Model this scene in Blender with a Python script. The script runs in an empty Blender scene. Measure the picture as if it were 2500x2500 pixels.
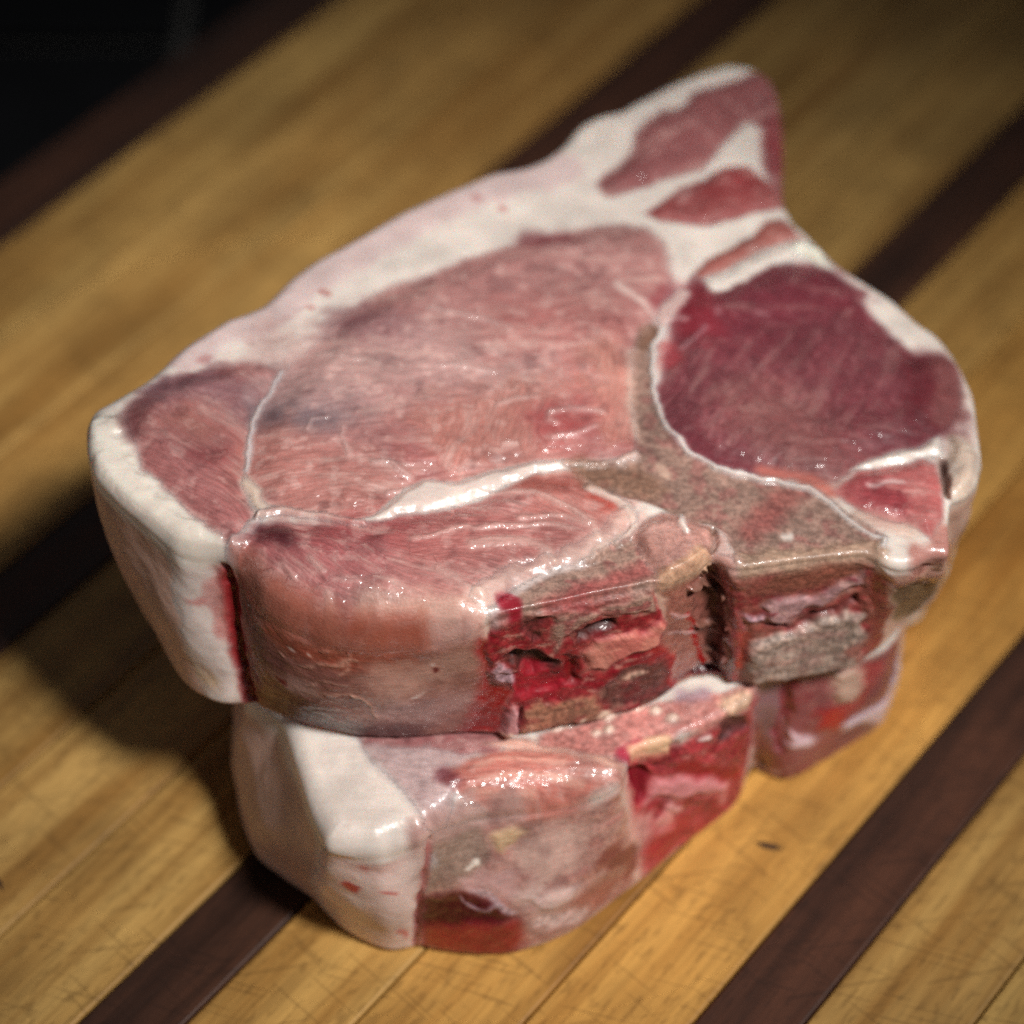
import bpy, math, random
import numpy as np
from mathutils import Vector, Matrix, geometry, kdtree

random.seed(7)
scene = bpy.context.scene
COL = scene.collection

# ---------------------------------------------------------------- camera
PITCH = math.radians(49.0)
FWD = Vector((0, math.cos(PITCH), -math.sin(PITCH)))
CAM_LOC = Vector((0, 0, 0.07)) - 0.45 * FWD
cam_data = bpy.data.cameras.new('camera')
cam_data.sensor_width = 36.0
cam_data.lens = 86.4
cam_data.clip_start = 0.01
cam_data.clip_end = 20.0
cam_data.dof.use_dof = True
cam_data.dof.focus_distance = 0.436
cam_data.dof.aperture_fstop = 6.3
cam_data.dof.aperture_blades = 0
camera = bpy.data.objects.new('camera', cam_data)
camera.location = CAM_LOC
camera.rotation_euler = FWD.to_track_quat('-Z', 'Y').to_euler()
COL.objects.link(camera)
scene.camera = camera

# ---------------------------------------------------------------- world and lamps
world = bpy.data.worlds.new('World')
scene.world = world
world.use_nodes = True
bg = world.node_tree.nodes['Background']
bg.inputs['Color'].default_value = (0.62, 0.72, 0.90, 1)
bg.inputs['Strength'].default_value = 0.014

def area(name, loc, target, size, power, color, size_y=None, spread=None):
    d = bpy.data.lights.new(name, 'AREA')
    d.energy = power; d.color = color; d.size = size
    if size_y:
        d.shape = 'RECTANGLE'; d.size_y = size_y
    if spread:
        d.spread = spread
    o = bpy.data.objects.new(name, d)
    o.location = loc
    o.rotation_euler = (Vector(target) - Vector(loc)).to_track_quat('-Z', 'Y').to_euler()
    COL.objects.link(o)
    return o

def spot(name, loc, target, radius, power, color, angle, blend):
    d = bpy.data.lights.new(name, 'SPOT')
    d.energy = power; d.color = color; d.shadow_soft_size = radius
    d.spot_size = math.radians(angle); d.spot_blend = blend
    o = bpy.data.objects.new(name, d)
    o.location = loc
    o.rotation_euler = (Vector(target) - Vector(loc)).to_track_quat('-Z', 'Y').to_euler()
    COL.objects.link(o)
    return o

spot('key_lamp', (0.51, -0.372, 1.02), (0.0, 0.022, 0.03), 0.110, 82.0, (1.0, 0.98, 0.94), 19.6, 1.0)
area('front_fill', (0.60, -0.80, 0.50), (0.0, 0.0, 0.04), 0.40, 0.3, (0.90, 0.95, 1.0), 0.40)  # unseen soft light added at front right to brighten the front walls
area('back_sheen_fill', (-0.05, 1.05, 1.25), (0.0, 0.03, 0.05), 0.8, 0.7, (0.95, 0.97, 1.0), 0.6)  # area light added out of view behind, gives the top faces a sheen
area('left_fill', (-1.1, -0.45, 0.22), (-0.05, -0.02, 0.05), 0.5, 0.9, (1.0, 0.90, 0.84), 0.25)  # low area light added at left to brighten the rind

scene.view_settings.view_transform = 'Standard'
scene.view_settings.look = 'None'
scene.view_settings.exposure = 0.0
scene.view_settings.gamma = 1.0
scene.cycles.use_denoising = False
scene.cycles.max_bounces = 4
scene.cycles.diffuse_bounces = 3
scene.cycles.use_adaptive_sampling = True
scene.cycles.adaptive_threshold = 0.02
scene.cycles.sample_clamp_indirect = 4.0

def lin(c):
    out = []
    for v in c:
        v = v / 255.0
        out.append(v / 12.92 if v <= 0.04045 else ((v + 0.055) / 1.055) ** 2.4)
    return tuple(out)

def tag(o, label=None, cat=None, group=None, kind=None):
    if label: o['label'] = label
    if cat: o['category'] = cat
    if group: o['group'] = group
    if kind: o['kind'] = kind
    return o

# ---------------------------------------------------------------- numpy helpers
def _hash(ix, iy, seed):
    h = (ix.astype(np.int64) * 374761393 + iy.astype(np.int64) * 668265263 + seed * 1442695041) & 0xFFFFFFFF
    h = ((h ^ (h >> 13)) * 1274126177) & 0xFFFFFFFF
    return ((h ^ (h >> 16)) & 0xFFFF) / 65535.0

def vnoise(x, y, seed=0):
    ix = np.floor(x); iy = np.floor(y)
    fx = x - ix; fy = y - iy
    fx = fx * fx * (3 - 2 * fx); fy = fy * fy * (3 - 2 * fy)
    a = _hash(ix, iy, seed); b = _hash(ix + 1, iy, seed)
    c = _hash(ix, iy + 1, seed); d = _hash(ix + 1, iy + 1, seed)
    return (a + (b - a) * fx) * (1 - fy) + (c + (d - c) * fx) * fy - 0.5

def fbm(x, y, seed=0, octv=3):
    s = 0; a = 1.0
    for k in range(octv):
        s = s + a * vnoise(x * 2 ** k + 17.3 * k, y * 2 ** k - 9.1 * k, seed + k)
        a *= 0.5
    return s

def smooth(a, b, x):
    t = np.clip((x - a) / (b - a + 1e-12), 0, 1)
    return t * t * (3 - 2 * t)

def seg_dist(px, py, A, B):
    dx, dy = B[0] - A[0], B[1] - A[1]
    L = dx * dx + dy * dy + 1e-18
    t = np.clip(((px - A[0]) * dx + (py - A[1]) * dy) / L, 0, 1)
    return np.hypot(px - A[0] - t * dx, py - A[1] - t * dy)

def sdf_poly(px, py, P):
    d = np.full(px.shape, 1e9); ins = np.zeros(px.shape, bool)
    n = len(P)
    for i in range(n):
        A, B = P[i], P[(i + 1) % n]
        d = np.minimum(d, seg_dist(px, py, A, B))
        if A[1] != B[1]:
            c = ((A[1] > py) != (B[1] > py)) & (px < (B[0] - A[0]) * (py - A[1]) / (B[1] - A[1]) + A[0])
            ins ^= c
    return np.where(ins, -d, d)

def sdf_line(px, py, P, w):
    d = np.full(px.shape, 1e9)
    for i in range(len(P) - 1):
        d = np.minimum(d, seg_dist(px, py, P[i], P[i + 1]))
    return d - w

def gsm(a, sig):
    """periodic gaussian smoothing of a sampled closed curve, sigma in samples"""
    n = len(a); k = np.fft.fftfreq(n)
    g = np.exp(-2 * (np.pi * k * sig) ** 2)
    if a.ndim == 1:
        return np.real(np.fft.ifft(np.fft.fft(a) * g))
    return np.stack([np.real(np.fft.ifft(np.fft.fft(a[:, j]) * g)) for j in range(a.shape[1])], 1)

SIDE_H = 0.036

def outline(ctrl, step, sig=0.0011):
    """ctrl rows: top x,y  bottom x,y  rim radius  bulge -> dense closed rings"""
    C = np.array(ctrl, float)
    P = np.vstack([C[:, :2], C[:1, :2]])
    seg = np.hypot(*np.diff(P, axis=0).T); u = np.r_[0, np.cumsum(seg)]
    n = int(u[-1] / step); s = np.arange(n) * u[-1] / n
    ext = np.vstack([C, C[:1]])
    R = np.stack([np.interp(s, u, ext[:, j]) for j in range(6)], 1)
    ds = u[-1] / n
    R[:, 0:2] = gsm(R[:, 0:2], sig / ds)
    R[:, 2:4] = gsm(R[:, 2:4], 1.6 * sig / ds)
    R[:, 4:6] = gsm(R[:, 4:6], 2.0 * sig / ds)
    t = np.roll(R[:, :2], -1, 0) - np.roll(R[:, :2], 1, 0)
    t = gsm(t, 1.5 * sig / ds); t /= np.hypot(t[:, 0], t[:, 1])[:, None] + 1e-12
    nrm = np.stack([t[:, 1], -t[:, 0]], 1)
    return s, R, nrm, u

def side_grid(s, R, nrm, ztop, zbot, nt, rb=0.0016, disp=None):
    """side wall: rows t = 0 (rim) .. 1 (foot)"""
    t = np.linspace(0, 1, nt)
    zt = ztop(R[:, 0], R[:, 1]) - R[:, 4]
    zb = zbot(R[:, 2], R[:, 3])
    T = t[None, :]
    e = T * T * (3 - 2 * T) * 0.5 + T * 0.5
    X = R[:, 0:1] * (1 - e) + R[:, 2:3] * e
    Y = R[:, 1:2] * (1 - e) + R[:, 3:4] * e
    Z = zt[:, None] * (1 - T) + zb[:, None] * T
    off = R[:, 5:6] * np.sin(np.pi * np.clip(T, 0, 1)) ** 1.6
    dz = (1 - T) * (zt - zb)[:, None]
    q = np.clip(1 - dz / rb, 0, 1)
    off = off - rb * (1 - np.sqrt(1 - q * q + 1e-9))
    if disp is not None:
        off = off + disp
    X = X + nrm[:, 0:1] * off; Y = Y + nrm[:, 1:2] * off
    return X, Y, Z
STEP = 0.00040
# outlines in mm: rim x,y, foot x,y, rim radius, bulge
UPPER_OUTLINE = [(52.66,131.61,51.14,127.91,3,1),(47.09,132.49,45.76,128.71,3,1),(39.85,128.09,38.72,124.25,3,1),(32.67,123.02,31.77,119.12,3,1),(25.54,116.61,24.9,112.66,3,1),(22.72,113.87,22.19,109.9,3,1),(18.59,112.4,18.25,108.41,3,1),(13.98,108.47,13.86,104.47,3,1),(10.28,101.26,10.36,97.26,3,1),(6.66,96.87,6.98,92.88,3,1),(1.78,93.72,2.42,89.77,3,1),(-3.95,91.84,-2.94,87.97,3,1),(-12.64,85.43,-10.98,81.79,3,1),(-16.68,82.44,-14.72,78.96,3,1),(-22.28,78.38,-19.91,75.16,3,1),(-25.94,74.54,-23.28,71.55,3,1),(-31.36,69.21,-28.33,66.6,3,1),(-38.93,62.4,-35.5,60.35,3,1),(-43.67,56.63,-40.01,55.01,3,1),(-48.61,48.33,-44.74,47.29,3,1),(-52.91,45.38,-48.99,44.57,3,1),(-55.49,43.87,-51.55,43.18,3,1),(-57.46,41.59,-53.49,41.05,3,1),(-61.94,37.07,-57.94,36.8,3,1),(-65.08,32.72,-61.08,32.69,3,1),(-66.42,29.92,-62.42,30.03,3,1),(-69.24,26.12,-65.25,26.42,3,1),(-73.85,21.79,-69.88,22.27,3,1),(-77.82,17.99,-74.51,20.52,3,1),(-78.56,14.03,-76.16,13.06,2.5,1),(-77.95,8.56,-74,5.92,2.5,1),(-75.85,2.05,-70.63,-1.05,2.5,1.5),(-71.17,-3.33,-66.64,-7.85,2.5,1.5),(-66.26,-7.59,-63.52,-14.08,3,1.5),(-62.77,-10.68,-60.27,-18.77,4,1),(-59.88,-13.22,-56.33,-20.79,4.5,1),(-56.2,-14.15,-53.76,-21.83,4.5,1),(-52.54,-14.3,-51.27,-21.98,4,1),(-50.4,-15.01,-48.85,-21.03,2.5,0.5),(-49.21,-15.76,-47.91,-21.51,1.5,-1),(-48.62,-15.49,-46.74,-22.45,5,1.5),(-48.01,-16.9,-44.63,-23.35,8,2),(-44.78,-21.32,-40.76,-24.96,9,2.5),(-40.15,-24.45,-36.27,-26.54,10,2.5),(-33.42,-27.06,-30.24,-27.87,10,2.5),(-25.89,-28.08,-23.95,-28.3,10,2),(-18.37,-27.98,-17.68,-27.81,9,1.5),(-10.81,-27.92,-10.46,-26.58,6,1),(-6.6,-27.71,-5.41,-26.21,3.5,0.5),(-3.64,-26.02,-2.44,-26.55,1.5,0),(0.38,-24.72,0.88,-26.03,1,0),(4.87,-23.25,3.73,-25.34,0.8,0),(10.75,-21.29,9.92,-24.18,0.8,0),(16.22,-19.34,15.68,-22.39,0.8,0),(21.72,-17.79,22.93,-20.05,0.8,0),(25.65,-16.17,28.82,-17.16,0.8,0),(27.25,-16.61,31.14,-13.76,1.2,0),(30.52,-15.09,34.39,-11.83,1.2,0),(34.11,-12.29,37.83,-11.09,1.2,0),(36.34,-9.44,39.77,-11.32,1.2,0),(38.31,-11.39,41.39,-12.77,1.2,0),(40.07,-12.53,42.81,-13.45,0.9,0),(42.17,-12.05,45.01,-13.24,0.8,0),(47.82,-10.63,51.5,-11.06,0.8,0),(53.5,-9.27,57.51,-9.24,0.8,0),(59.19,-8.02,62.52,-8.01,0.8,0),(63.99,-6.91,66.56,-6.81,1,0),(66.73,-8.23,69.7,-4.96,1.5,0.5),(69.47,-9.55,73,-1.7,2,0.5),(73.29,-8.86,76.4,2.8,2,0.5),(76.91,-5.88,79.8,6.1,2,0.5),(80.18,-6.29,82.6,8.2,1.5,0),(80.66,1.27,84.5,12,1.5,0),(81.8,7.38,86,16,1.5,0),(85,8.89,87.5,19,2,0.5),(87.94,13.18,88,22,2.5,1),(89.39,18.97,85.45,19.63,2.5,1),(89.63,27.67,85.64,27.89,2.5,1),(89.85,35.38,85.86,35.21,2.5,1),(88.45,41.91,84.48,41.4,2.5,1),(86.65,47.28,82.73,46.49,2.5,1),(84.45,51.45,80.59,50.42,2.5,1),(80.99,54.6,77.19,53.37,2.5,1),(76.47,60.88,72.81,59.26,2.5,1),(71.03,65.56,67.55,63.6,2.5,1),(66.39,69.72,63.1,67.45,2.5,1),(63.94,73.12,60.8,70.65,2.5,1),(60.7,78.49,57.8,75.73,2.5,1),(58.61,81.32,55.85,78.43,2.5,1),(58.57,80.58,55.79,77.71,2.5,1),(56.41,87.19,53.89,84.08,2.5,1),(56.77,95.14,54.45,91.89,2.5,1),(57.79,106.06,55.68,102.67,2.5,1),(58.14,117.22,56.23,113.71,2.5,1),(57.49,124.27,55.71,120.68,2.5,1),(55.71,128.77,54.05,125.13,2.5,1)]
LOWER_OUTLINE = [(46,100,44.16,96,3,1),(38,110,36.48,105.6,3,1),(22,103,21.12,98.88,3,1),(4,92,3.84,88.32,3,1),(-16,78,-15.36,74.88,3,1),(-33,60,-31.68,57.6,3,1),(-48,40,-46.08,38.4,3,1),(-56,20,-53.76,19.2,3,1),(-50.1,-18.58,-55.34,-13.4,4,2),(-47.02,-20.47,-54.7,-18.23,4,2),(-43.37,-22.99,-52.5,-25.02,4,3),(-40.43,-32.03,-49.55,-31.03,4,3),(-37.57,-40.85,-43.07,-35.96,4,2),(-35.71,-45.7,-38.34,-39.01,6,2),(-33.72,-50.03,-36.33,-42.43,4,1),(-29.62,-50.47,-30.84,-47.84,5,1.2),(-23.92,-50.89,-23.04,-51.49,5,1.2),(-18.86,-47.93,-18.7,-50.23,6,1.5),(-16.18,-47.65,-17.07,-49.73,3,0),(-13.7,-44.39,-14.31,-50.99,5,1.5),(-6.94,-40.99,-7.19,-51.93,6,2),(-0.09,-39.81,-0.09,-51.74,6,2),(6.26,-38.64,6.48,-49.61,6,2),(11.58,-37.51,12.28,-46.89,6,1.5),(16.82,-37.15,18.19,-41.47,3,1),(20.31,-35.14,23.32,-36.93,2.5,0.5),(21.83,-29.55,26.91,-34,1,0),(23.08,-28.07,30.02,-31.07,1.4,0.3),(27.9,-26.73,35.26,-25.73,1.4,0.3),(34.03,-23.29,39.73,-22.14,1.4,0.3),(39.76,-19.54,43.72,-18.81,1.4,0.3),(43.52,-17.31,45.64,-16.37,1.4,0.3),(45.83,-15.42,46.23,-15.14,1.4,0.3),(46.54,-11.9,48.44,-5.88,1,0),(48.54,-9.93,49.82,-9.4,1.5,0),(51.05,-9.07,53.54,-11.35,1.5,0),(56.07,-7.73,56.07,-11.73,1.5,0.5),(62.47,-5.56,64.9,-5.88,2,1),(68.33,-3.01,71.8,-1.13,2.5,1),(72.36,-0.51,75.27,1.06,3,1),(75.44,3.56,78.3,8.55,3,1),(77.05,8.41,80.47,16.8,3,1),(79,18,80.5,22.5,3,1),(82,24,81.5,27,3,1),(90.5,27.5,87,30,3,1),(91,31,87.5,33,3,1),(85,38,83,39,3,1),(83,45,79.68,43.2,3,1),(74,60,71.04,57.6,3,1),(60,74,57.6,71.04,3,1),(50,85,48,81.6,3,1)]
# coloured and raised areas, in mm on the cut face (x, y) or on the side wall (arc length, depth)
UPPER_FACE = [
  dict(p=None,c=(214, 186, 184),s=2.0,w=4.5,f=0.1,op=0.75,pts=[(10.68,92.72),(-9.5,83.57),(-22.02,72.56),(-30.99,63.53),(-38.44,56.17),(-43.12,50.5),(-49.82,42.83),(-55.77,39.14),(-61.39,32.41)]),
  dict(p=None,c=(231, 220, 206),s=2,h=0.5,hs=4,w=5,f=0.1,wet=0.8,op=0.6,pts=[(-74.94,11.77),(-73.31,5.17),(-68.25,-2.67),(-59.11,-10.82),(-53,-13.9)]),
  dict(p=None,c=(179, 107, 103),s=0.8,w=1.0,op=0.7,pts=[(-36.78,51.98),(-36.03,51.52)]),
  dict(p=None,c=(179, 107, 103),s=0.8,w=0.8,op=0.7,pts=[(-39.5,47.83),(-38.75,47.38)]),
  dict(p=None,c=(179, 107, 103),s=0.8,w=0.8,op=0.7,pts=[(-2.24,79.93),(-1.48,79.44)]),
  dict(p=None,c=(179, 107, 103),s=0.8,w=0.6,op=0.7,pts=[(-7.49,82.62),(-6.72,82.13)]),
  dict(p=None,c=(180, 117, 115),s=1,w=1,op=0.6,pts=[(-58.35,31.91),(-57.44,32.44)]),
  dict(p='cap_muscle',c=(163, 103, 101),s=1.4,h=0.7,hs=5,a=-35,f=0.8,m=0.5,wet=0.6,pts=[(-70.78,16.38),(-69.8,19.05),(-67.92,22.25),(-64.78,25.58),(-61.17,27.65),(-56.84,28.9),(-51.6,31.13),(-47.47,31.47),(-43.84,29.53),(-44.25,25.94),(-45.23,21.46),(-47.53,18.23),(-48.54,14.71),(-48.16,9.21),(-49.06,4.54),(-49.1,0.81),(-47.9,-3.19),(-46.47,-6.32),(-46.88,-9.16),(-48.16,-12.38),(-49.61,-14.1),(-51.15,-13.02),(-54.69,-9.33),(-59.65,-4.06),(-63.67,0.12),(-67,3.17),(-68.66,7.62),(-70.35,12.13)]),
  dict(p=None,c=(113, 64, 66),s=1.5,w=2.0,op=0.75,pts=[(-69.65,11.34),(-70.16,16.43),(-67.53,21.41),(-61.06,26.33),(-54.56,28.2)]),
  dict(p=None,c=(129, 95, 102),s=3,w=4,op=0.6,pts=[(-64.54,22.96),(-58.44,25.22),(-52.59,23.06),(-48.39,21.64)]),
  dict(p=None,c=(179, 116, 103),s=4,m=0.3,op=0.6,pts=[(-64.37,14.31),(-60.11,18.96),(-55.04,14.2),(-56.24,9.85),(-60.45,12.06)]),
  dict(p=None,c=(131, 50, 54),s=2,w=1.5,op=0.6,pts=[(-57.5,6.39),(-54.96,5.33),(-52.64,7.19)]),
  dict(p='loin_muscle',c=(171, 120, 116),s=1.6,h=0.9,hs=7,a=12,f=0.65,m=0.6,wet=0.55,pts=[(-43.1,27.78),(-44.97,22.76),(-48.09,17.72),(-48.2,12.99),(-48.82,3.69),(-46.34,-1.78),(-44.94,-3.92),(-40.73,-4.44),(-31.47,-5.71),(-26.42,-6.45),(-22.37,-2.24),(-18.68,1.42),(-16.19,3.88),(-9.79,3.8),(-5.54,6.41),(3.06,9.97),(9.56,10.76),(16.09,11.84),(22.23,13.49),(23.64,16.26),(23.11,20.39),(22.87,26.43),(22.94,35.71),(23.1,40.77),(24.64,46.01),(27.52,49.5),(29.49,52.94),(30.58,56.99),(31.75,62.45),(31.5,67.85),(30.28,72.56),(27.1,76.44),(23.3,76.78),(16.61,75.46),(10.42,73.49),(4.74,70.9),(-2.3,67.51),(-9.25,63.48),(-16.1,58.84),(-21.53,55.7),(-26.88,51.93),(-30.36,48.37),(-33.34,44.25),(-35.42,40.88),(-37.89,36.88),(-41.2,32.86)]),
  dict(p=None,c=(121, 76, 81),s=4,w=5,a=12,f=0.7,m=0.3,op=0.75,pts=[(-30.18,43.88),(-26.01,40.42),(-22.01,41.39)]),
  dict(p=None,c=(121, 78, 83),s=3,w=4,a=12,f=0.7,m=0.3,op=0.6,pts=[(-33.64,41.03),(-27.44,42.84)]),
  dict(p=None,c=(112, 96, 102),s=3,w=4,a=12,op=0.8,pts=[(-46.34,17.27),(-41.19,17.68),(-34.68,17.01)]),
  dict(p=None,c=(152, 124, 125),s=4,w=5,a=8,f=0.7,m=0.3,op=0.6,pts=[(-43.75,24.07),(-35.41,22.93),(-30.99,21.48)]),
  dict(p=None,c=(187, 150, 145),s=7,w=10,a=5,f=0.9,m=0.7,op=0.7,pts=[(-39.82,31.74),(-27.92,32.11),(-14.7,35.08),(-1.3,33.7),(9.92,37.13)]),
  dict(p=None,c=(117, 51, 57),s=2,w=2.2,op=0.75,pts=[(3.32,70.08),(9.92,71.37)]),
  dict(p=None,c=(180, 135, 132),s=1,w=0.8,op=0.6,pts=[(5.65,67.55),(12.69,68.19),(15.54,69.83)]),
  dict(p=None,c=(160, 86, 82),s=6,w=9,a=10,f=0.8,m=0.5,op=0.5,pts=[(3.21,43.54),(12.3,44.96),(19.05,41.69),(16.66,36.44)]),
  dict(p=None,c=(185, 116, 102),s=6,w=9,a=75,f=0.9,m=0.4,op=0.6,pts=[(-9.95,14.82),(-3.46,18.29),(5.31,21.99)]),
  dict(p=None,c=(141, 69, 71),s=3.5,w=4,a=60,f=0.9,op=0.4,pts=[(-20.26,12.25),(-16.67,6.14)]),
  dict(p=None,c=(150, 60, 65),s=3.5,w=4,a=5,f=0.6,op=0.5,pts=[(6.62,20.89),(11.91,21.91),(17.24,23.54)]),
  dict(p=None,c=(154, 69, 69),s=3,w=4,a=5,f=0.6,op=0.6,pts=[(8.33,17.44),(20.58,16.61)]),
  dict(p=None,c=(191, 135, 119),s=3,w=5,a=80,f=0.8,op=0.6,pts=[(18.49,37.85),(20.06,29.26),(20.24,20.17)]),
  dict(p=None,c=(175, 109, 98),s=5,w=9,a=25,f=0.9,m=0.5,op=0.5,pts=[(-43.92,6.36),(-34.33,1.38),(-24.91,-1.87)]),
  dict(p=None,c=(198, 166, 160),s=0.8,h=0.2,hs=0.6,w=0.7,f=0.3,wet=0.9,op=0.6,pts=[(-15.86,47.69),(-12.22,47.04),(-5.86,45.97),(0.04,43.91)]),
  dict(p=None,c=(198, 166, 160),s=0.8,h=0.2,hs=0.6,w=0.8,f=0.3,wet=0.9,op=0.6,pts=[(-36.86,34.16),(-31.53,33.67),(-25.72,32.29)]),
  dict(p=None,c=(198, 166, 160),s=0.8,h=0.2,hs=0.6,w=0.5,f=0.3,wet=0.9,op=0.6,pts=[(-14.63,31.97),(-10.21,32.96),(-3.08,31.69)]),
  dict(p=None,c=(198, 166, 160),s=0.8,h=0.2,hs=0.6,w=0.6,f=0.3,wet=0.9,op=0.6,pts=[(-31.59,15.48),(-31,12),(-29.97,8.01)]),
  dict(p=None,c=(198, 166, 160),s=0.8,h=0.2,hs=0.6,w=0.6,f=0.3,wet=0.9,op=0.6,pts=[(7.06,21.52),(11.05,23.05),(16.79,23.02)]),
  dict(p=None,c=(198, 166, 160),s=0.8,h=0.2,hs=0.6,w=0.5,f=0.3,wet=0.9,op=0.6,pts=[(7.06,21.52),(6.83,19.7),(8.36,19.23)]),
  dict(p=None,c=(198, 166, 160),s=0.8,h=0.2,hs=0.6,w=0.4,f=0.3,wet=0.9,op=0.6,pts=[(7.45,16.18),(11.84,17.41),(16.26,19.25)]),
  dict(p=None,c=(198, 166, 160),s=0.8,h=0.2,hs=0.6,w=0.5,f=0.3,wet=0.9,op=0.6,pts=[(-2.6,23.46),(0.92,24.96),(4.89,25.59)]),
  dict(p=None,c=(198, 166, 160),s=0.8,h=0.2,hs=0.6,w=0.7,f=0.3,wet=0.9,op=0.6,pts=[(-25.65,6.61),(-22.69,7.41),(-21.37,6.36),(-18.76,4.55)]),
  dict(p=None,c=(198, 166, 160),s=0.8,h=0.2,hs=0.6,w=0.5,f=0.3,wet=0.9,op=0.6,pts=[(-22.46,0.57),(-19.11,1.95)]),
  dict(p=None,c=(198, 166, 160),s=0.8,h=0.2,hs=0.6,w=0.4,f=0.3,wet=0.9,op=0.6,pts=[(-37.99,14.38),(-37.26,16.8),(-34.28,17.63)]),
  dict(p=None,c=(212, 183, 174),w=1.0,f=0.2,wet=0.8,op=0.85,pts=[(20.85,57.46),(24.46,54.47),(28.96,51.25)]),
  dict(p='fat_seam#1',c=(206, 188, 186),s=0.5,h=0.3,hs=0.8,w=0.5,f=0.1,wet=0.9,pts=[(-43.49,29.11),(-45.06,23.67),(-46.43,20.49),(-48.07,16.9),(-48.11,13.03),(-48.38,7.93),(-48.7,3.73)]),
  dict(p='fat_seam#2',c=(212, 188, 172),s=0.9,h=0.3,hs=1.2,w=1.2,f=0.1,wet=0.8,pts=[(-48.5,0.86),(-46.81,-1.48),(-45.65,-5.05),(-45.85,-6.68)]),
  dict(p='fat_seam#3',c=(206, 188, 184),h=0.3,hs=1,w=1.5,f=0.1,wet=0.9,pts=[(-45.85,-6.68),(-46.7,-9.55),(-47.85,-12.68),(-49.46,-14.29)]),
  dict(p='fat_seam#4',c=(206, 175, 166),s=0.5,h=0.4,hs=1,w=0.9,f=0.1,wet=0.9,pts=[(-45.85,-6.68),(-42.02,-4.98),(-38.36,-5.32),(-33.79,-5.59),(-29.18,-6.74),(-26.44,-6.66)]),
  dict(p='lower_loin_muscle',c=(172, 113, 109),s=0.8,h=0.8,hs=5,a=-18,f=0.95,m=0.6,wet=0.8,pts=[(-48.56,-14.83),(-46.89,-13.01),(-44.95,-9.37),(-40.38,-7.88),(-36,-7.95),(-29.42,-7.86),(-26.12,-7.81),(-21.43,-5.33),(-12.62,-2.91),(-6.71,-0.3),(-1.5,3.28),(5.28,6.21),(10.59,7.32),(14.34,5.58),(18.81,2.9),(22.1,-0.35),(21.6,-4.33),(18.5,-8.46),(13.97,-12.15),(7.32,-15.01),(0.73,-19.24),(-3.96,-24.66),(-5.75,-29.19),(-9.2,-40.57),(-39.14,-39.28),(-50.16,-22.77)]),
  dict(p=None,c=(150, 61, 65),s=4,w=5,a=-15,f=0.9,m=0.4,op=0.6,pts=[(-40.09,-12.67),(-32.87,-12.15),(-25.68,-9.71),(-18.4,-8.22)]),
  dict(p=None,c=(160, 94, 95),s=4,w=5,a=-40,f=0.9,m=0.5,op=0.6,pts=[(-44.31,-15.85),(-35.48,-17.85),(-25.43,-16.37)]),
  dict(p=None,c=(162, 95, 90),s=4,w=6,a=5,f=0.9,m=0.3,op=0.6,pts=[(-14.67,-10.84),(-3.69,-8.12),(5.9,-9.36)]),
  dict(p=None,c=(189, 118, 108),s=3,w=6,a=-30,f=0.8,m=0.4,op=0.7,pts=[(6.02,4.45),(12.74,0.95),(18.66,-2.58)]),
  dict(p=None,c=(183, 69, 57),s=1.5,w=2.5,op=0.7,pts=[(16.53,2.23),(18.74,0.4)]),
  dict(p=None,c=(141, 69, 60),s=2,w=2.5,op=0.7,pts=[(3.01,5.23),(6.02,4.85),(9.81,5.74)]),
  dict(p=None,c=(206, 171, 161),s=0.8,h=0.2,hs=0.7,w=0.7,f=0.3,wet=0.9,op=0.68,pts=[(-7.48,1.93),(-3,2.27),(3.75,2.27),(10.46,-1.21),(14.87,-4.82),(16.27,-8.62)]),
  dict(p=None,c=(206, 171, 161),s=0.8,h=0.2,hs=0.7,w=0.6,f=0.3,wet=0.9,op=0.595,pts=[(-18.34,-10.62),(-11.05,-8.65),(-1.48,-6.5),(5.93,-5.47),(11.13,-6.07)]),
  dict(p=None,c=(206, 171, 161),s=0.8,h=0.2,hs=0.7,w=0.5,f=0.3,wet=0.9,op=0.595,pts=[(1.49,-4.33),(8.93,-3.29),(14.12,-4.88)]),
  dict(p=None,c=(206, 171, 161),s=0.8,h=0.2,hs=0.7,w=0.9,f=0.3,wet=0.9,op=0.51,pts=[(-13.81,-17.44),(-8.68,-20.83),(-5.05,-22.91)]),
  dict(p=None,c=(206, 171, 161),s=0.8,h=0.2,hs=0.7,w=1.2,f=0.3,wet=0.9,op=0.595,pts=[(-7.34,-11.27),(0,-9.79),(5.89,-10.81),(7.33,-13.58)]),
  dict(p=None,c=(206, 171, 161),s=0.8,h=0.2,hs=0.7,w=0.7,f=0.3,wet=0.9,op=0.595,pts=[(-35.56,-16.14),(-33.28,-18.64)]),
  dict(p=None,c=(206, 171, 161),s=0.8,h=0.2,hs=0.7,w=0.9,f=0.3,wet=0.9,op=0.68,pts=[(-32.44,-22.86),(-32.01,-24.52)]),
  dict(p=None,c=(206, 171, 161),s=0.8,h=0.2,hs=0.7,w=0.5,f=0.3,wet=0.9,op=0.51,pts=[(-40.58,-17.36),(-38.32,-19.93)]),
  dict(p=None,c=(215, 183, 163),s=2.5,w=2.6,f=0.2,wet=1,op=0.6,pts=[(-25.22,-24.11),(-16.57,-24.97),(-9.35,-25.62),(-5.03,-25.14)]),  # highlight along the rounded front rim, painted as a pale band
  dict(p=None,c=(150, 70, 49),s=2.4,w=1.8,f=0.12,op=0.8,pts=[(-47.44,-17.28),(-41.32,-22.48),(-33.26,-26.42),(-25.3,-27.61),(-16.61,-27.56)]),
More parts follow.
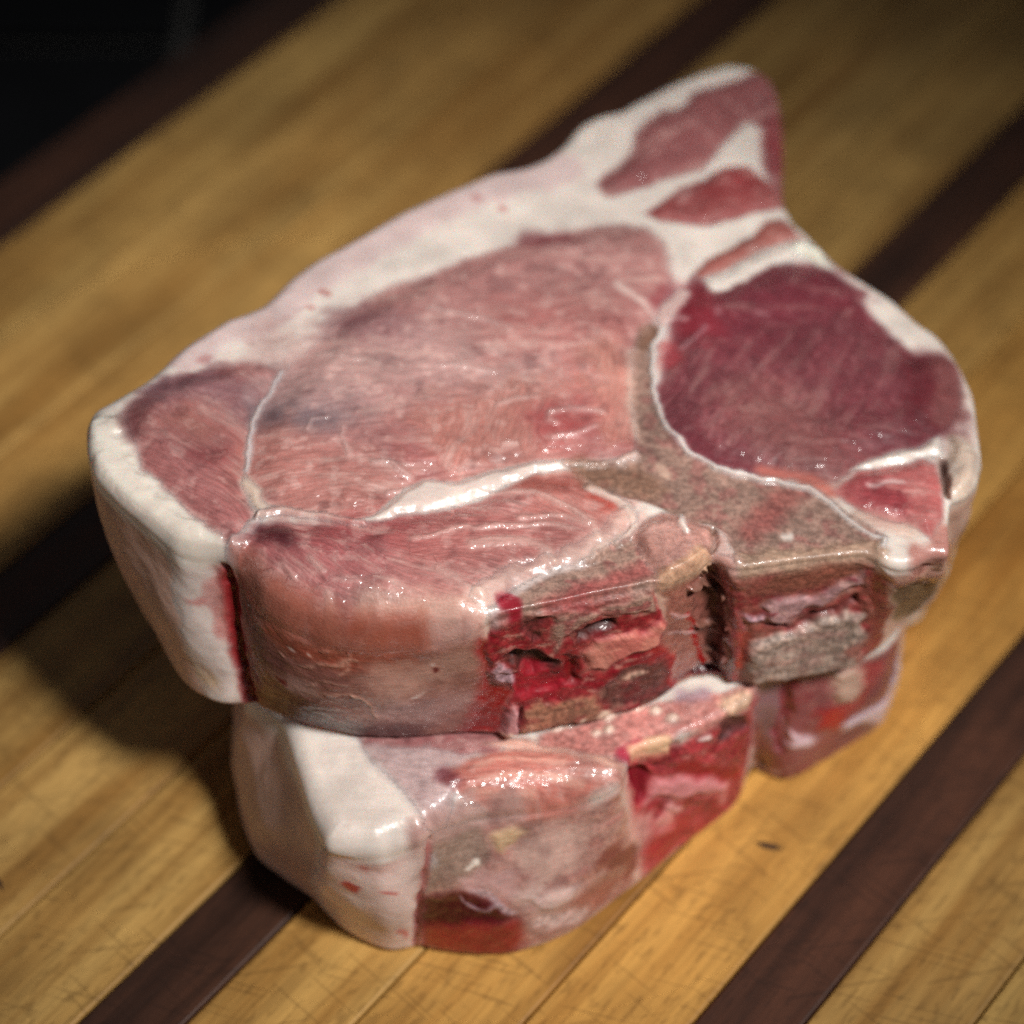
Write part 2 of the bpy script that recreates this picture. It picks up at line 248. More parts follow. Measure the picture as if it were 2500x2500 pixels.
  dict(p=None,c=(179, 118, 102),s=1.8,w=2.0,f=0.15,op=0.45,pts=[(-47.71,-15.93),(-44.29,-19.81),(-38.33,-23.64),(-31.02,-25.72)]),
  dict(p=None,c=(75, 24, 30),s=2.0,w=2.0,f=0.3,op=0.9,pts=[(-44.45,-10.3),(-41.93,-11.08),(-40.56,-12.13)]),
  dict(p='fat_seam#5',c=(216, 196, 187),h=0.6,hs=2,f=0.2,wet=1,pts=[(-28.08,-6.68),(-24.81,-4.66),(-22.4,-1.4),(-18.71,2.55),(-16.2,4.34),(-9.8,4.37),(-5.55,6.87),(3.06,10.55),(9.56,11.34),(10.39,8.78),(4.34,7.45),(-1.25,3.87),(-5.5,0.99),(-11.82,-2.13),(-19.78,-4.4),(-23.92,-5.99)]),
  dict(p='fat_seam#6',c=(204, 171, 161),s=0.5,h=0.3,hs=1,w=0.8,f=0.2,wet=0.9,pts=[(9.98,10.5),(14.33,11.12),(19.57,11.82),(23.12,13.86)]),
  dict(p='fat_seam#7',c=(212, 183, 172),h=0.4,hs=1.2,w=1.1,f=0.2,wet=1,pts=[(14.33,5.08),(18.8,2.6),(22.25,-0.34),(21.74,-4.52),(18.63,-8.93),(13.96,-12.82)]),
  dict(p='fat_seam#8',c=(212, 183, 172),s=1.8,h=0.4,hs=2,w=2.0,f=0.2,wet=1,op=0.8,pts=[(20.78,-1.63),(17.33,-7.76),(12.14,-11.8),(6.22,-14.42),(-1.09,-18.43),(-5.05,-22.44)]),
  dict(p='flank_muscle#1',c=(143, 84, 84),s=1.1,h=0.6,hs=4,a=35,f=0.6,m=0.4,pts=[(17.53,88.78),(18.91,91.55),(22.54,95.22),(25.36,100.2),(26.47,106.44),(28.88,110.82),(32.17,113.95),(35.86,115.02),(38.35,119.51),(42.66,122.81),(48.36,125.55),(52.78,129.18),(57.16,129.4),(59.91,122.4),(60.26,114.66),(59.42,103.52),(57.51,89.94),(55.21,88.12),(53.43,91.58),(52.81,98.86),(53.23,108.44),(52.04,111.09),(49.8,111.56),(47.34,108.54),(44.86,104.86),(42.83,100.57),(39.43,95.54),(34.87,93.1),(29.44,89.93),(24.49,86.83),(19.63,85.06)]),
  dict(p=None,c=(131, 44, 50),s=2,w=2,op=0.6,pts=[(55.16,110.02),(55.22,97.85)]),
  dict(p='flank_muscle#2',c=(148, 74, 73),s=0.8,h=0.5,hs=3,a=30,f=0.6,m=0.4,pts=[(27.34,80.63),(31.02,85.5),(34.7,89.12),(40.19,92.95),(44.85,96.73),(49.38,97.85),(52.27,94.12),(55.91,88.08),(55.69,85.61),(50.21,83.1),(45.22,80.38),(39.41,77.92),(34.2,78.07),(29.89,78.94)]),
  dict(p=None,c=(131, 40, 44),s=2,w=2.5,op=0.6,pts=[(42.17,88.52),(48.56,91.77)]),
  dict(p=None,c=(190, 145, 141),s=1,w=1,op=0.7,pts=[(34.49,84.53),(35.99,88.59)]),
  dict(p='flank_muscle#3',c=(162, 93, 85),s=0.7,h=0.4,hs=2,a=35,f=0.6,m=0.4,pts=[(36.38,63.32),(39.32,68.13),(44.96,71.92),(48.83,75.59),(51.86,79.89),(55.2,81.55),(59.84,75.99),(53.26,73.67),(47.51,69.2),(41.36,64.28),(38.09,61.87)]),
  dict(p='tenderloin',c=(114, 54, 61),s=1.2,h=0.9,hs=7,a=60,m=0.16,wet=0.35,k=0.25,pts=[(27.96,31.15),(27.42,28.16),(28.51,23.6),(30.41,18.58),(33.2,15.4),(37.23,12.33),(42.59,11.07),(46.75,10.83),(52.14,10.12),(57.05,8.83),(60.47,9.64),(63.68,12.68),(66.92,15.74),(71.85,18.4),(77.56,19.98),(81.78,23.19),(84.36,26.88),(86.68,31.77),(87.04,36.57),(87,43.04),(83.91,45.42),(79.37,44.42),(76.96,46.68),(73.89,51.38),(71.12,54.91),(69.61,57.94),(70.82,61.24),(66.26,65.67),(61.97,68.54),(55.2,68.91),(48.23,66.33),(43.55,63.32),(40.67,59.85),(38.53,61.58),(36.35,62.67),(33.45,57.94),(31.08,54.57),(30.9,50.18),(31.13,45.25),(29.56,39.04)]),
  dict(p=None,c=(114, 39, 52),s=6,w=8,m=0.2,k=0.2,op=0.6,pts=[(42.7,48.71),(51.92,54.5),(61.3,60.4)]),
  dict(p=None,c=(99, 33, 44),s=3,w=4,m=0.1,op=0.6,pts=[(31.23,18.08),(36.45,13.4),(43.08,12.22)]),
  dict(p=None,c=(103, 37, 46),s=4,w=6,m=0.1,k=0.2,op=0.6,pts=[(63.88,19.49),(75.29,22.68),(81.01,27.78)]),
  dict(p=None,c=(91, 25, 33),s=3,w=4,op=0.7,pts=[(80.74,40.88),(80.81,33.67),(79.33,28.24)]),
  dict(p=None,c=(130, 81, 77),s=2,w=3,op=0.7,pts=[(84.37,41.79),(84.77,33.99),(82.76,27.92)]),
  dict(p=None,c=(143, 94, 87),s=7,w=9,m=0.2,k=0.2,op=0.55,pts=[(47.75,25.71),(53.63,18.69),(57.42,13.32)]),
  dict(p=None,c=(133, 33, 45),s=3,w=5,f=0.4,op=0.7,pts=[(33.36,56.03),(35.82,51.85),(36.52,48.18)]),
  dict(p=None,c=(168, 64, 70),s=1.5,w=2,f=0.3,op=0.7,pts=[(30.59,42.76),(30.82,37.94)]),
  dict(p=None,c=(206, 182, 178),s=0.8,h=0.2,hs=0.7,w=0.7,wet=1,op=0.6,pts=[(30.9,50.18),(32.69,50.95),(33.99,50.44)]),
  dict(p=None,c=(176, 150, 152),s=0.9,h=0.15,hs=0.6,w=0.6,wet=1,op=0.55,pts=[(32.73,42.03),(35.45,44.39),(37.79,47.36)]),
  dict(p=None,c=(172, 135, 137),s=0.9,w=0.7,op=0.5,pts=[(40.29,52.86),(40.63,51.02)]),
  dict(p=None,c=(168, 125, 127),s=0.9,w=0.7,op=0.5,pts=[(48.65,52.21),(50.42,52.18)]),
  dict(p='fat_seam#9',c=(226, 212, 202),s=0.7,h=0.4,w=2.0,f=0.1,pts=[(40.72,60.82),(45.88,64.69),(53.01,70.02),(59.21,73.89),(62.33,72.68)]),
  dict(p='fat_seam#10',c=(230, 222, 206),h=0.4,f=0.1,pts=[(58.45,75.81),(62.78,72.51),(65.49,67.23),(62.83,67.97),(59.41,70.6),(56.79,72.01)]),
  dict(p='fat_seam#11',c=(205, 173, 167),s=0.8,h=0.2,hs=1,w=1.6,f=0.1,pts=[(33.45,57.94),(31.03,53.31),(29.53,48.82),(28.16,47.46)]),
  dict(p='vertebra_bone#2',c=(143, 112, 100),h=-0.3,hs=1,f=0.25,wet=0.6,k=0.5,b=0.16,pts=[(12.2,9.3),(15.56,11.79),(20.53,11.33),(23.92,13.27),(23.67,18.05),(23.26,24.91),(22.87,32.5),(23.53,39.74),(25.05,45.96),(26.88,48.28),(28.57,46.88),(27.07,41.86),(26.63,35.79),(27.44,28.75),(28.51,23.6),(30.38,18.01),(33.57,14.3),(38.03,11.56),(42.56,10.62),(48.76,9.59),(54.88,7.83),(58.89,5.93),(61.95,2.87),(65.82,-0.1),(68.38,-3.41),(66.56,-5.15),(65.52,-8.91),(55.48,-11.13),(47.24,-12.75),(42.34,-13.57),(40.88,-10.15),(38.78,-4.49),(35.65,-2.04),(30.75,-1.86),(27.17,0.57),(23.14,2.44),(20.3,3.32),(15.43,5.69)]),
  dict(p=None,c=(115, 81, 62),s=1.2,w=1.8,k=0.3,op=0.7,pts=[(26.38,46.69),(25.83,43.58)]),
  dict(p=None,c=(120, 85, 66),s=2,w=3,k=0.4,op=0.7,pts=[(13.85,9.15),(19.61,8.21),(24.91,5.85)]),
  dict(p=None,c=(143, 68, 64),s=2,w=2.5,k=0.5,op=0.6,pts=[(43.77,-3.06),(48.31,3.22),(51.01,6.16)]),
  dict(p=None,c=(174, 142, 120),s=1.5,h=0.3,hs=1,w=2.4,wet=0.9,k=0.3,op=0.85,pts=[(42.44,-11.09),(51.49,-9.34),(65.66,-6.01)]),
  dict(p=None,c=(196, 163, 144),s=0.8,w=1.2,op=0.8,pts=[(27.59,11.04),(28.77,9.46)]),
  dict(p=None,c=(220, 205, 195),s=0.5,w=0.8,wet=1,op=0.9,pts=[(49.62,-4.24),(50.65,-4.16)]),
  dict(p='cartilage',c=(214, 198, 192),s=0.5,h=0.25,hs=0.8,w=0.55,f=0.05,wet=1,pts=[(29.48,47.57),(27.1,42.47),(26.61,35.19),(27.63,28.18),(29.66,20.81),(33.19,15.11),(38.02,11.39),(42.97,10.43),(48.74,9.42),(54.86,7.56),(59.19,4.58),(61.83,1.5),(64.85,-1.52),(68.12,-3.97),(67.52,-5.88)]),
  dict(p=None,c=(209, 173, 158),w=0.7,op=0.7,pts=[(23.14,40.92),(22.44,32.47),(22.84,24.88),(23.46,18.04)]),
  dict(p=None,c=(191, 106, 93),s=1,w=1.2,op=0.8,pts=[(46.81,11.67),(52.2,10.96),(56.63,8.8),(59.38,6.79)]),
  dict(p='psoas_strip_muscle',c=(176, 97, 95),s=0.8,h=0.6,hs=3,a=5,f=0.8,m=0.3,wet=0.8,pts=[(59.85,7.38),(65.35,12.53),(70.16,14.3),(77.18,16.53),(79.98,15.05),(80.89,10.07),(79.85,2.87),(77.11,-2.78),(72.82,-0.4),(68.82,0.93),(64.9,3.36),(62.17,5.35)]),
  dict(p=None,c=(143, 47, 56),s=2,w=3,f=0.7,op=0.7,pts=[(66.53,7.33),(70.04,4.84),(69.76,2.09)]),
  dict(p=None,c=(213, 179, 175),s=0.5,w=0.6,wet=1,op=0.8,pts=[(66.64,8.44),(69.65,9.22),(72.6,9.34)]),
  dict(p='fat_seam#12',c=(226, 210, 200),h=0.5,f=0.1,wet=1,pts=[(63.7,12.96),(67.37,16.06),(71.82,18.11),(77.5,19.41),(81.71,22.61),(81.6,18.01),(77.21,16.82),(71.04,14.65),(66.68,13.19)]),
  dict(p=None,c=(213, 179, 164),s=1.5,h=0.2,w=1.8,wet=1,op=0.75,pts=[(64.75,1.72),(69.49,-0.64),(73.48,-1.97)]),
  dict(p=None,c=(181, 116, 106),s=1.5,w=3,wet=0.9,op=0.8,pts=[(74.67,-7.42),(78.51,-5.52),(80.31,-0.95)]),
  dict(p=None,c=(115, 92, 81),s=0.8,w=0.8,op=0.8,pts=[(82.55,15.25),(84.39,19.94),(83.8,22.2)]),
  dict(p=None,c=(92, 56, 48),s=0.8,h=-1.2,hs=1.2,w=0.8,op=0.8,pts=[(81.47,16.86),(81.66,11.25),(81.7,7.63)]),
  dict(p=None,c=(203, 177, 158),s=1.5,h=0.6,hs=2,w=2.5,op=0.7,pts=[(85.26,20.01),(85.85,14.38),(84.02,9.47)]),
  dict(p='vertebra_bone#1',c=(150, 118, 105),h=-0.2,hs=1,f=0.25,wet=0.7,k=0.5,b=0.25,pts=[(-4.09,-26.17),(-3.2,-24.68),(0.83,-19.83),(7.2,-15.29),(14.55,-12.1),(18.75,-9.11),(22.09,-5.85),(24.76,-8.68),(26.88,-13.31),(26.67,-19.63),(16.14,-22.81),(4.85,-26.96)]),
  dict(p=None,c=(196, 182, 180),s=0.7,w=0.6,wet=1,op=0.7,pts=[(-3.2,-25.12),(1.28,-20.09),(7.19,-15.76),(12.69,-13.42)]),
  dict(p=None,c=(150, 60, 60),s=1.5,w=1.6,wet=1,k=0.4,op=0.6,pts=[(6.22,-22.67),(14.4,-18.89),(23.65,-14.13)]),
  dict(p=None,c=(139, 13, 31),w=1.6,wet=1,op=0.9,pts=[(-0.74,-22.83),(0.38,-23.89)]),
  dict(p='connective_tissue#1',c=(188, 139, 128),s=0.7,h=0.9,hs=3,f=0.4,m=0.3,wet=1,k=0.3,pts=[(21.14,-6.53),(24.05,-2.66),(27.39,-0.57),(31.59,-0.88),(35.72,-2.42),(37.93,-4.7),(36.33,-8.45),(39.91,-10.6),(41.22,-12.8),(37.46,-14.13),(31.39,-16.23),(26.72,-18.44),(25.92,-14.56)]),
  dict(p=None,c=(113, 77, 61),s=0.7,h=-0.8,hs=1.2,w=0.9,op=0.8,pts=[(36.56,-4.19),(37.33,-7.17),(36.29,-9.32)]),
  dict(p=None,c=(232, 214, 206),s=0.4,h=0.4,hs=0.6,w=0.7,wet=1,op=0.9,pts=[(31.12,-0.91),(31.2,-4.28),(31.59,-5.77)]),
  dict(p=None,c=(195, 157, 121),s=1,w=1.8,k=0.3,op=0.7,pts=[(27.71,-15.56),(31.46,-13.9),(34.84,-11.08)]),
  dict(p=None,c=(199, 154, 145),s=1.5,w=2,op=0.7,pts=[(37.83,-6.53),(38.98,-10.66)]),
]
UPPER_SIDE = [
  dict(p='flank_muscle#1',c=(150, 84, 84),s=1.5,hs=1,f=0.3,wet=0.8,pts=[(482.66,-3),(900,-3),(900,40),(482.66,40)]),
  dict(p='fat_cap',c=(214, 196, 180),s=1.5,hs=1,f=0.1,wet=0.8,pts=[(398.61,-3),(482.66,-3),(482.66,40),(398.61,40)]),
  dict(p='fat_cap',c=(224, 206, 198),s=1.5,hs=1,f=0.15,pts=[(213.71,0),(218.92,0),(225.32,0),(224.12,5.66),(224.12,13.75),(225.32,22.25),(226.12,35.6),(223.72,35.19),(220.12,35.19),(216.52,35.19),(214.92,31.15),(214.52,22.25),(214.52,12.94),(214.52,4.85)]),
  dict(p=None,c=(205, 130, 125),s=1,w=0.9,op=0.7,pts=[(218.52,9.3),(220.92,9.3)]),
  dict(p=None,c=(205, 170, 135),s=2,w=2.5,op=0.7,pts=[(216.92,29.12),(218.92,29.12)]),
  dict(p=None,c=(196, 110, 105),s=1.5,w=2,op=0.6,pts=[(224.92,2.02),(223.72,7.28),(223.72,15.37)]),
  dict(p='lower_loin_muscle',c=(142, 92, 82),s=0.8,hs=1,f=0.6,wet=0.8,pts=[(226.92,0),(234.93,0.81),(240.93,0.4),(248.13,0),(255.74,0.4),(263.34,0.4),(270.95,0.4),(275.35,1.21),(275.35,6.47),(276.15,14.97),(275.35,35.19),(270.55,35.19),(263.34,35.19),(255.74,35.19),(248.53,34.79),(241.33,34.79),(235.33,35.19),(230.52,35.19),(227.72,35.19),(226.52,24.67)]),
  dict(p=None,c=(98, 56, 50),s=3,w=4,op=0.8,pts=[(233.33,9.3),(236.53,11.73),(240.13,16.58),(242.53,23.87)]),
  dict(p=None,c=(138, 64, 46),s=3,w=4,f=0.7,op=0.8,pts=[(238.53,1.62),(245.33,3.64),(254.14,4.04),(261.74,4.04)]),
  dict(p=None,c=(84, 46, 46),s=3,w=4.5,op=0.85,pts=[(235.73,31.15),(243.73,29.93),(250.53,31.96),(259.74,31.96)]),  # dark foot of the muscle side, its shading put into the colour
  dict(p=None,c=(120, 74, 66),s=3,w=3,f=0.6,op=0.7,pts=[(245.73,11.33),(252.14,10.11),(256.54,9.71)]),
  dict(p=None,c=(186, 142, 126),s=4,w=6,f=0.3,op=0.75,pts=[(259.74,11.33),(266.14,10.11),(272.15,8.49)]),
  dict(p=None,c=(186, 148, 142),s=4,w=5,f=0.3,op=0.75,pts=[(260.54,21.44),(266.94,23.06),(271.75,21.84)]),
  dict(p=None,c=(172, 140, 128),s=2,w=3,op=0.6,pts=[(239.33,16.58),(243.73,15.78)]),
  dict(p=None,c=(196, 150, 130),s=0.5,h=0.2,hs=0.4,w=0.35,op=0.7,pts=[(247.33,2.43),(251.33,0),(256.54,0)]),
  dict(p=None,c=(196, 150, 130),s=0.5,h=0.2,hs=0.4,w=0.35,op=0.7,pts=[(245.73,7.28),(249.73,5.26),(254.14,3.24)]),
  dict(p=None,c=(196, 150, 130),s=0.5,h=0.2,hs=0.4,w=0.35,op=0.7,pts=[(250.13,8.09),(252.14,4.45),(253.34,0)]),
  dict(p=None,c=(196, 150, 130),s=0.5,h=0.2,hs=0.4,w=0.35,op=0.7,pts=[(244.53,13.75),(247.73,11.33),(251.33,10.92)]),
  dict(p=None,c=(196, 150, 130),s=0.5,h=0.2,hs=0.4,w=0.35,op=0.7,pts=[(251.74,14.56),(254.54,15.78),(256.14,19.42),(256.54,23.06)]),
  dict(p=None,c=(196, 150, 130),s=0.5,h=0.2,hs=0.4,w=0.35,op=0.7,pts=[(246.93,15.78),(250.53,14.16),(252.94,15.37)]),
  dict(p=None,c=(196, 150, 130),s=0.5,h=0.2,hs=0.4,w=0.35,op=0.7,pts=[(238.13,8.49),(238.93,8.49)]),
  dict(p=None,c=(196, 150, 130),s=0.5,h=0.2,hs=0.4,w=0.35,op=0.7,pts=[(242.93,8.9),(244.93,8.09)]),
  dict(p=None,c=(90, 18, 18),s=0.5,w=0.9,op=0.85,pts=[(238.13,15.78),(238.13,16.58)]),
  dict(p=None,c=(90, 18, 18),s=0.5,w=0.8,op=0.85,pts=[(235.73,23.06),(235.73,23.46)]),
  dict(p=None,c=(90, 18, 18),s=0.5,w=0.9,op=0.85,pts=[(229.72,23.46),(230.12,23.46)]),
  dict(p=None,c=(90, 18, 18),s=0.5,w=0.7,op=0.85,pts=[(268.14,8.9),(268.14,9.3)]),
  dict(p=None,c=(90, 18, 18),s=0.5,w=0.7,op=0.85,pts=[(228.92,30.34),(229.32,30.34)]),
  dict(p=None,c=(220, 195, 185),s=0.4,w=0.5,op=0.85,pts=[(240.93,4.45),(241.33,4.45)]),
  dict(p=None,c=(220, 195, 185),s=0.4,w=0.6,op=0.85,pts=[(264.54,16.58),(264.54,16.99)]),
  dict(p=None,c=(220, 195, 185),s=0.4,w=0.5,op=0.85,pts=[(267.74,6.88),(267.74,7.28)]),
  dict(p=None,c=(220, 195, 185),s=0.4,w=0.4,op=0.85,pts=[(244.93,4.85),(244.93,5.26)]),
  dict(p='blood_groove',c=(132, 18, 22),s=1.2,h=-1.5,hs=1.6,w=1.6,f=0.2,wet=0.7,wob=0.15,pts=[(225.72,0),(226.12,4.85),(226.12,13.35),(226.12,22.25),(226.52,29.93),(226.92,35.6)]),
  dict(p='blood_clot',c=(134, 14, 18),s=1.6,h=-0.4,f=0.3,wet=1,pts=[(275.35,1.21),(279.35,6.47),(277.35,11.73),(276.55,14.97),(281.35,22.25),(279.75,25.08),(278.55,35.19),(273.35,35.19),(272.15,35.19),(273.35,29.53),(275.35,20.63),(276.15,10.52)]),
  dict(p='vertebra_bone#1',c=(142, 40, 44),s=0.5,h=0.6,hs=1,f=0.4,wet=1,k=0.4,b=0.8,pts=[(278.55,0),(282.55,0),(288.96,0.4),(293.76,0),(298.56,0.4),(309.37,0.81),(309.77,8.49),(311.37,18.2),(310.97,30.34),(310.17,35.19),(301.76,35.19),(287.75,35.19),(278.15,35.19),(279.35,26.7),(281.35,22.65),(276.95,15.37),(277.35,6.07)]),
  dict(p=None,c=(164, 128, 114),s=0.8,h=0.5,hs=1,wet=0.9,k=0.5,b=0.35,pts=[(284.95,0),(293.76,1.62),(303.36,2.43),(308.97,2.43),(308.97,6.88),(304.56,7.69),(298.56,4.04),(294.96,6.47),(291.36,12.13),(289.36,3.64),(284.55,0.4)]),
  dict(p=None,c=(74, 32, 28),s=1.0,h=-2,hs=2,k=0.6,pts=[(280.15,10.92),(284.15,9.71),(288.15,11.73),(291.76,16.18),(289.76,18.2),(286.55,19.01),(282.95,16.58)]),
  dict(p=None,c=(100, 38, 38),s=1.1,h=-0.8,k=0.6,pts=[(284.15,0.4),(288.15,2.02),(288.96,8.09),(286.15,9.3),(284.15,4.85)]),
  dict(p=None,c=(76, 32, 28),s=1.0,h=-1.5,k=0.4,pts=[(293.76,8.09),(296.96,5.66),(300.96,5.66),(301.76,9.3),(296.56,10.11),(294.96,12.13),(293.76,10.11)]),
  dict(p=None,c=(212, 132, 116),s=1.2,h=0.9,a=60,f=0.7,wet=0.9,b=0.2,pts=[(296.56,10.52),(302.16,10.92),(307.36,10.92),(309.77,8.49),(310.97,18.61),(306.56,18.61),(300.96,21.03),(297.76,20.63)]),
  dict(p=None,c=(150, 24, 38),s=1,h=-0.8,wet=1,k=0.3,b=0.3,pts=[(278.95,15.78),(283.75,15.78),(292.16,17.39),(296.16,14.56),(296.96,22.65),(293.76,22.65),(292.16,23.87),(281.35,23.46)]),
  dict(p=None,c=(120, 16, 20),s=1,h=-0.8,wet=1,k=0.4,pts=[(291.76,12.94),(296.16,14.56),(296.96,22.25),(294.56,21.44),(292.56,17.39)]),
  dict(p=None,c=(158, 14, 36),s=0.7,h=0.3,hs=1,wet=1,pts=[(280.55,0),(283.35,0),(282.95,0.81),(280.55,0)]),
  dict(p=None,c=(190, 150, 158),s=0.8,h=0.4,hs=1,wet=1,k=0.6,pts=[(278.15,12.13),(280.55,12.94),(281.75,19.82),(279.75,20.63),(277.75,16.99)]),
  dict(p=None,c=(92, 48, 42),s=0.9,h=-0.6,hs=1.2,wet=0.9,k=0.8,b=0.4,pts=[(299.36,25.08),(303.36,22.65),(308.57,23.06),(310.57,27.51),(309.77,35.19),(301.76,32.76),(299.76,28.31)]),
  dict(p=None,c=(176, 140, 122),h=0.4,hs=0.8,k=0.9,pts=[(302.96,24.67),(306.16,23.87),(306.96,25.08),(303.36,25.89)]),
  dict(p=None,c=(166, 24, 28),s=0.7,h=0.3,hs=1,wet=1,pts=[(308.57,17.39),(310.97,18.2),(310.17,35.19),(308.97,35.19),(310.17,27.51)]),
  dict(p=None,c=(164, 112, 88),s=0.8,h=0.5,hs=1,k=0.6,b=0.35,pts=[(284.15,25.89),(296.16,26.7),(299.36,26.7),(299.76,31.55),(301.76,35.19),(297.36,35.19),(283.35,35.19),(284.15,29.53)]),
  dict(p=None,c=(80, 14, 20),s=0.5,h=-1.2,hs=0.8,w=0.6,pts=[(283.75,26.29),(282.95,29.93),(282.55,34.38)]),
  dict(p=None,c=(196, 138, 140),s=0.8,h=0.9,hs=1.2,wet=1,pts=[(281.35,25.48),(283.35,26.29),(282.95,36),(278.15,35.19),(279.35,28.31)]),
  dict(p=None,c=(228, 196, 172),s=0.4,h=0.4,hs=0.7,w=1.0,pts=[(300.96,33.57),(301.36,33.57)]),
  dict(p=None,c=(228, 196, 172),s=0.4,h=0.4,hs=0.7,w=0.8,pts=[(300.96,35.19),(301.36,35.6)]),
  dict(p=None,c=(228, 196, 172),s=0.4,h=0.4,hs=0.7,w=0.8,pts=[(305.36,34.79),(305.76,35.19)]),
  dict(p=None,c=(228, 196, 172),s=0.4,h=0.4,hs=0.7,w=0.6,pts=[(303.76,35.6),(303.76,35.19)]),
  dict(p=None,c=(228, 196, 172),s=0.4,h=0.4,hs=0.7,w=0.8,pts=[(293.76,35.19),(294.16,35.6)]),
  dict(p=None,c=(228, 196, 172),s=0.4,h=0.4,hs=0.7,w=0.7,pts=[(290.56,35.6),(290.56,34.79)]),
  dict(p=None,c=(228, 196, 172),s=0.4,h=0.4,hs=0.7,w=0.6,pts=[(296.96,33.98),(297.36,33.57)]),
  dict(p=None,c=(228, 196, 172),s=0.4,h=0.4,hs=0.7,w=1.0,pts=[(279.35,35.6),(279.75,34.38)]),
  dict(p='connective_tissue#1',c=(158, 98, 86),s=0.8,hs=1,wet=0.8,k=0.3,pts=[(311.37,0.4),(313.37,0),(320.17,0),(322.97,0.4),(325.77,0),(328.18,9.3),(328.98,20.63),(329.38,30.74),(328.18,35.19),(319.37,35.6),(310.97,34.38),(310.17,22.65)]),
  dict(p='spinal_canal',c=(126, 74, 64),s=1.2,h=-1.6,hs=3.0,wet=0.7,k=0.4,wob=1.6,pts=[(319.77,0),(322.57,1.21),(325.37,4.04),(326.98,11.33),(326.17,25.48),(323.77,32.76),(318.57,30.74),(316.57,27.51),(316.97,17.39),(316.57,10.52),(317.37,4.85)]),
  dict(p=None,c=(126, 84, 70),s=0.5,h=1.5,hs=0.8,w=0.45,wet=0.9,pts=[(316.97,4.45),(320.97,4.85),(322.57,10.11),(325.77,10.52)]),
  dict(p=None,c=(126, 84, 70),s=0.5,h=1.5,hs=0.8,w=0.45,wet=0.9,pts=[(316.97,16.99),(320.97,18.61),(325.37,17.8)]),
  dict(p=None,c=(126, 84, 70),s=0.5,h=1.5,hs=0.8,w=0.45,wet=0.9,pts=[(320.57,5.26),(320.17,2.02),(322.57,2.02)]),
  dict(p=None,c=(126, 84, 70),s=0.5,h=1.5,hs=0.8,w=0.45,wet=0.9,pts=[(315.77,28.72),(318.97,27.1),(325.37,28.31)]),
  dict(p=None,c=(104, 52, 44),s=1,h=1,w=1.6,op=0.8,pts=[(324.97,12.54),(325.77,19.82),(324.17,30.34)]),
  dict(p=None,c=(96, 58, 42),s=1.5,hs=1.2,op=0.6,pts=[(319.77,10.52),(323.37,8.9),(325.77,10.11),(324.57,14.97)]),
  dict(p=None,c=(84, 26, 32),s=1.2,h=-3,hs=2.5,wet=0.8,pts=[(310.57,32.36),(313.37,31.55),(317.77,30.34),(323.77,32.76),(327.38,35.19),(319.37,35.6)]),
  dict(p=None,c=(164, 16, 20),s=0.4,hs=1.2,w=0.6,wet=1,pts=[(315.77,11.73),(315.77,20.22),(316.17,29.93)]),
  dict(p=None,c=(150, 24, 26),hs=1.2,w=0.9,wet=1,pts=[(324.17,1.21),(326.58,3.64),(327.78,11.33)]),
  dict(p=None,c=(150, 70, 74),s=0.7,h=0.6,hs=1,w=1.1,wet=1,pts=[(327.78,12.13),(327.78,23.46),(328.18,28.31),(324.97,35.6)]),
  dict(p=None,c=(190, 140, 136),s=0.5,h=0.3,hs=0.6,w=0.6,wet=1,pts=[(312.57,8.9),(314.17,11.33),(315.77,12.13)]),
  dict(p=None,c=(196, 150, 146),s=0.5,h=0.3,hs=0.6,w=0.5,wet=1,pts=[(311.77,16.18),(314.17,18.61),(316.17,19.01)]),
  dict(p='vertebra_bone#2',c=(140, 74, 66),h=0.4,hs=1,wet=0.9,k=0.4,b=0.45,pts=[(326.17,0),(337.38,0),(346.99,0),(352.99,0),(354.19,5.26),(354.59,35.6),(350.59,35.19),(342.98,35.19),(332.58,35.19),(328.18,35.19),(329.38,21.03),(327.38,9.3)]),
  dict(p=None,c=(190, 148, 116),h=0.3,hs=0.6,k=0.3,pts=[(326.58,0),(337.38,0),(346.99,0),(352.99,0),(352.99,0),(346.99,1.21),(337.78,1.21),(328.58,0)]),
  dict(p=None,c=(136, 78, 64),s=1,hs=1,f=0.8,wet=0.8,k=0.4,pts=[(337.78,1.62),(346.99,2.02),(351.79,2.02),(351.79,6.07),(340.58,8.09),(331.78,6.88)]),
  dict(p=None,c=(172, 130, 130),s=1.0,h=0.7,wet=1,k=0.4,b=0.4,pts=[(331.78,10.52),(337.78,8.9),(341.78,10.92),(348.59,7.28),(352.59,4.04),(352.99,8.09),(346.99,11.73),(340.58,15.37),(335.38,17.39),(332.58,14.16)]),
  dict(p=None,c=(190, 150, 158),h=0.5,hs=0.8,wet=1,k=0.6,pts=[(328.58,12.94),(332.18,12.94),(332.58,14.97),(328.98,15.37)]),
  dict(p=None,c=(110, 48, 44),s=0.8,h=-1.2,hs=1.2,k=0.5,pts=[(330.98,15.78),(337.38,17.8),(340.98,16.18),(346.99,13.75),(351.79,11.33),(351.79,14.97),(343.38,17.39),(334.18,19.42)]),
  dict(p=None,c=(158, 136, 124),h=1.3,hs=1.6,wet=0.4,k=0.7,b=0.1,pts=[(329.78,20.63),(334.18,20.63),(338.58,18.61),(349.39,15.78),(352.59,17.8),(353.79,34.38),(349.79,35.19),(342.98,35.19),(332.58,35.19),(328.18,35.19),(329.78,28.31)]),
  dict(p=None,c=(140, 76, 68),s=1,hs=1.2,w=1.5,k=0.5,op=0.7,pts=[(348.99,28.31),(352.19,27.51),(352.99,33.57)]),
  dict(p=None,c=(176, 70, 56),hs=1.2,w=0.9,op=0.8,pts=[(328.98,19.82),(329.78,23.87),(328.58,28.72)]),
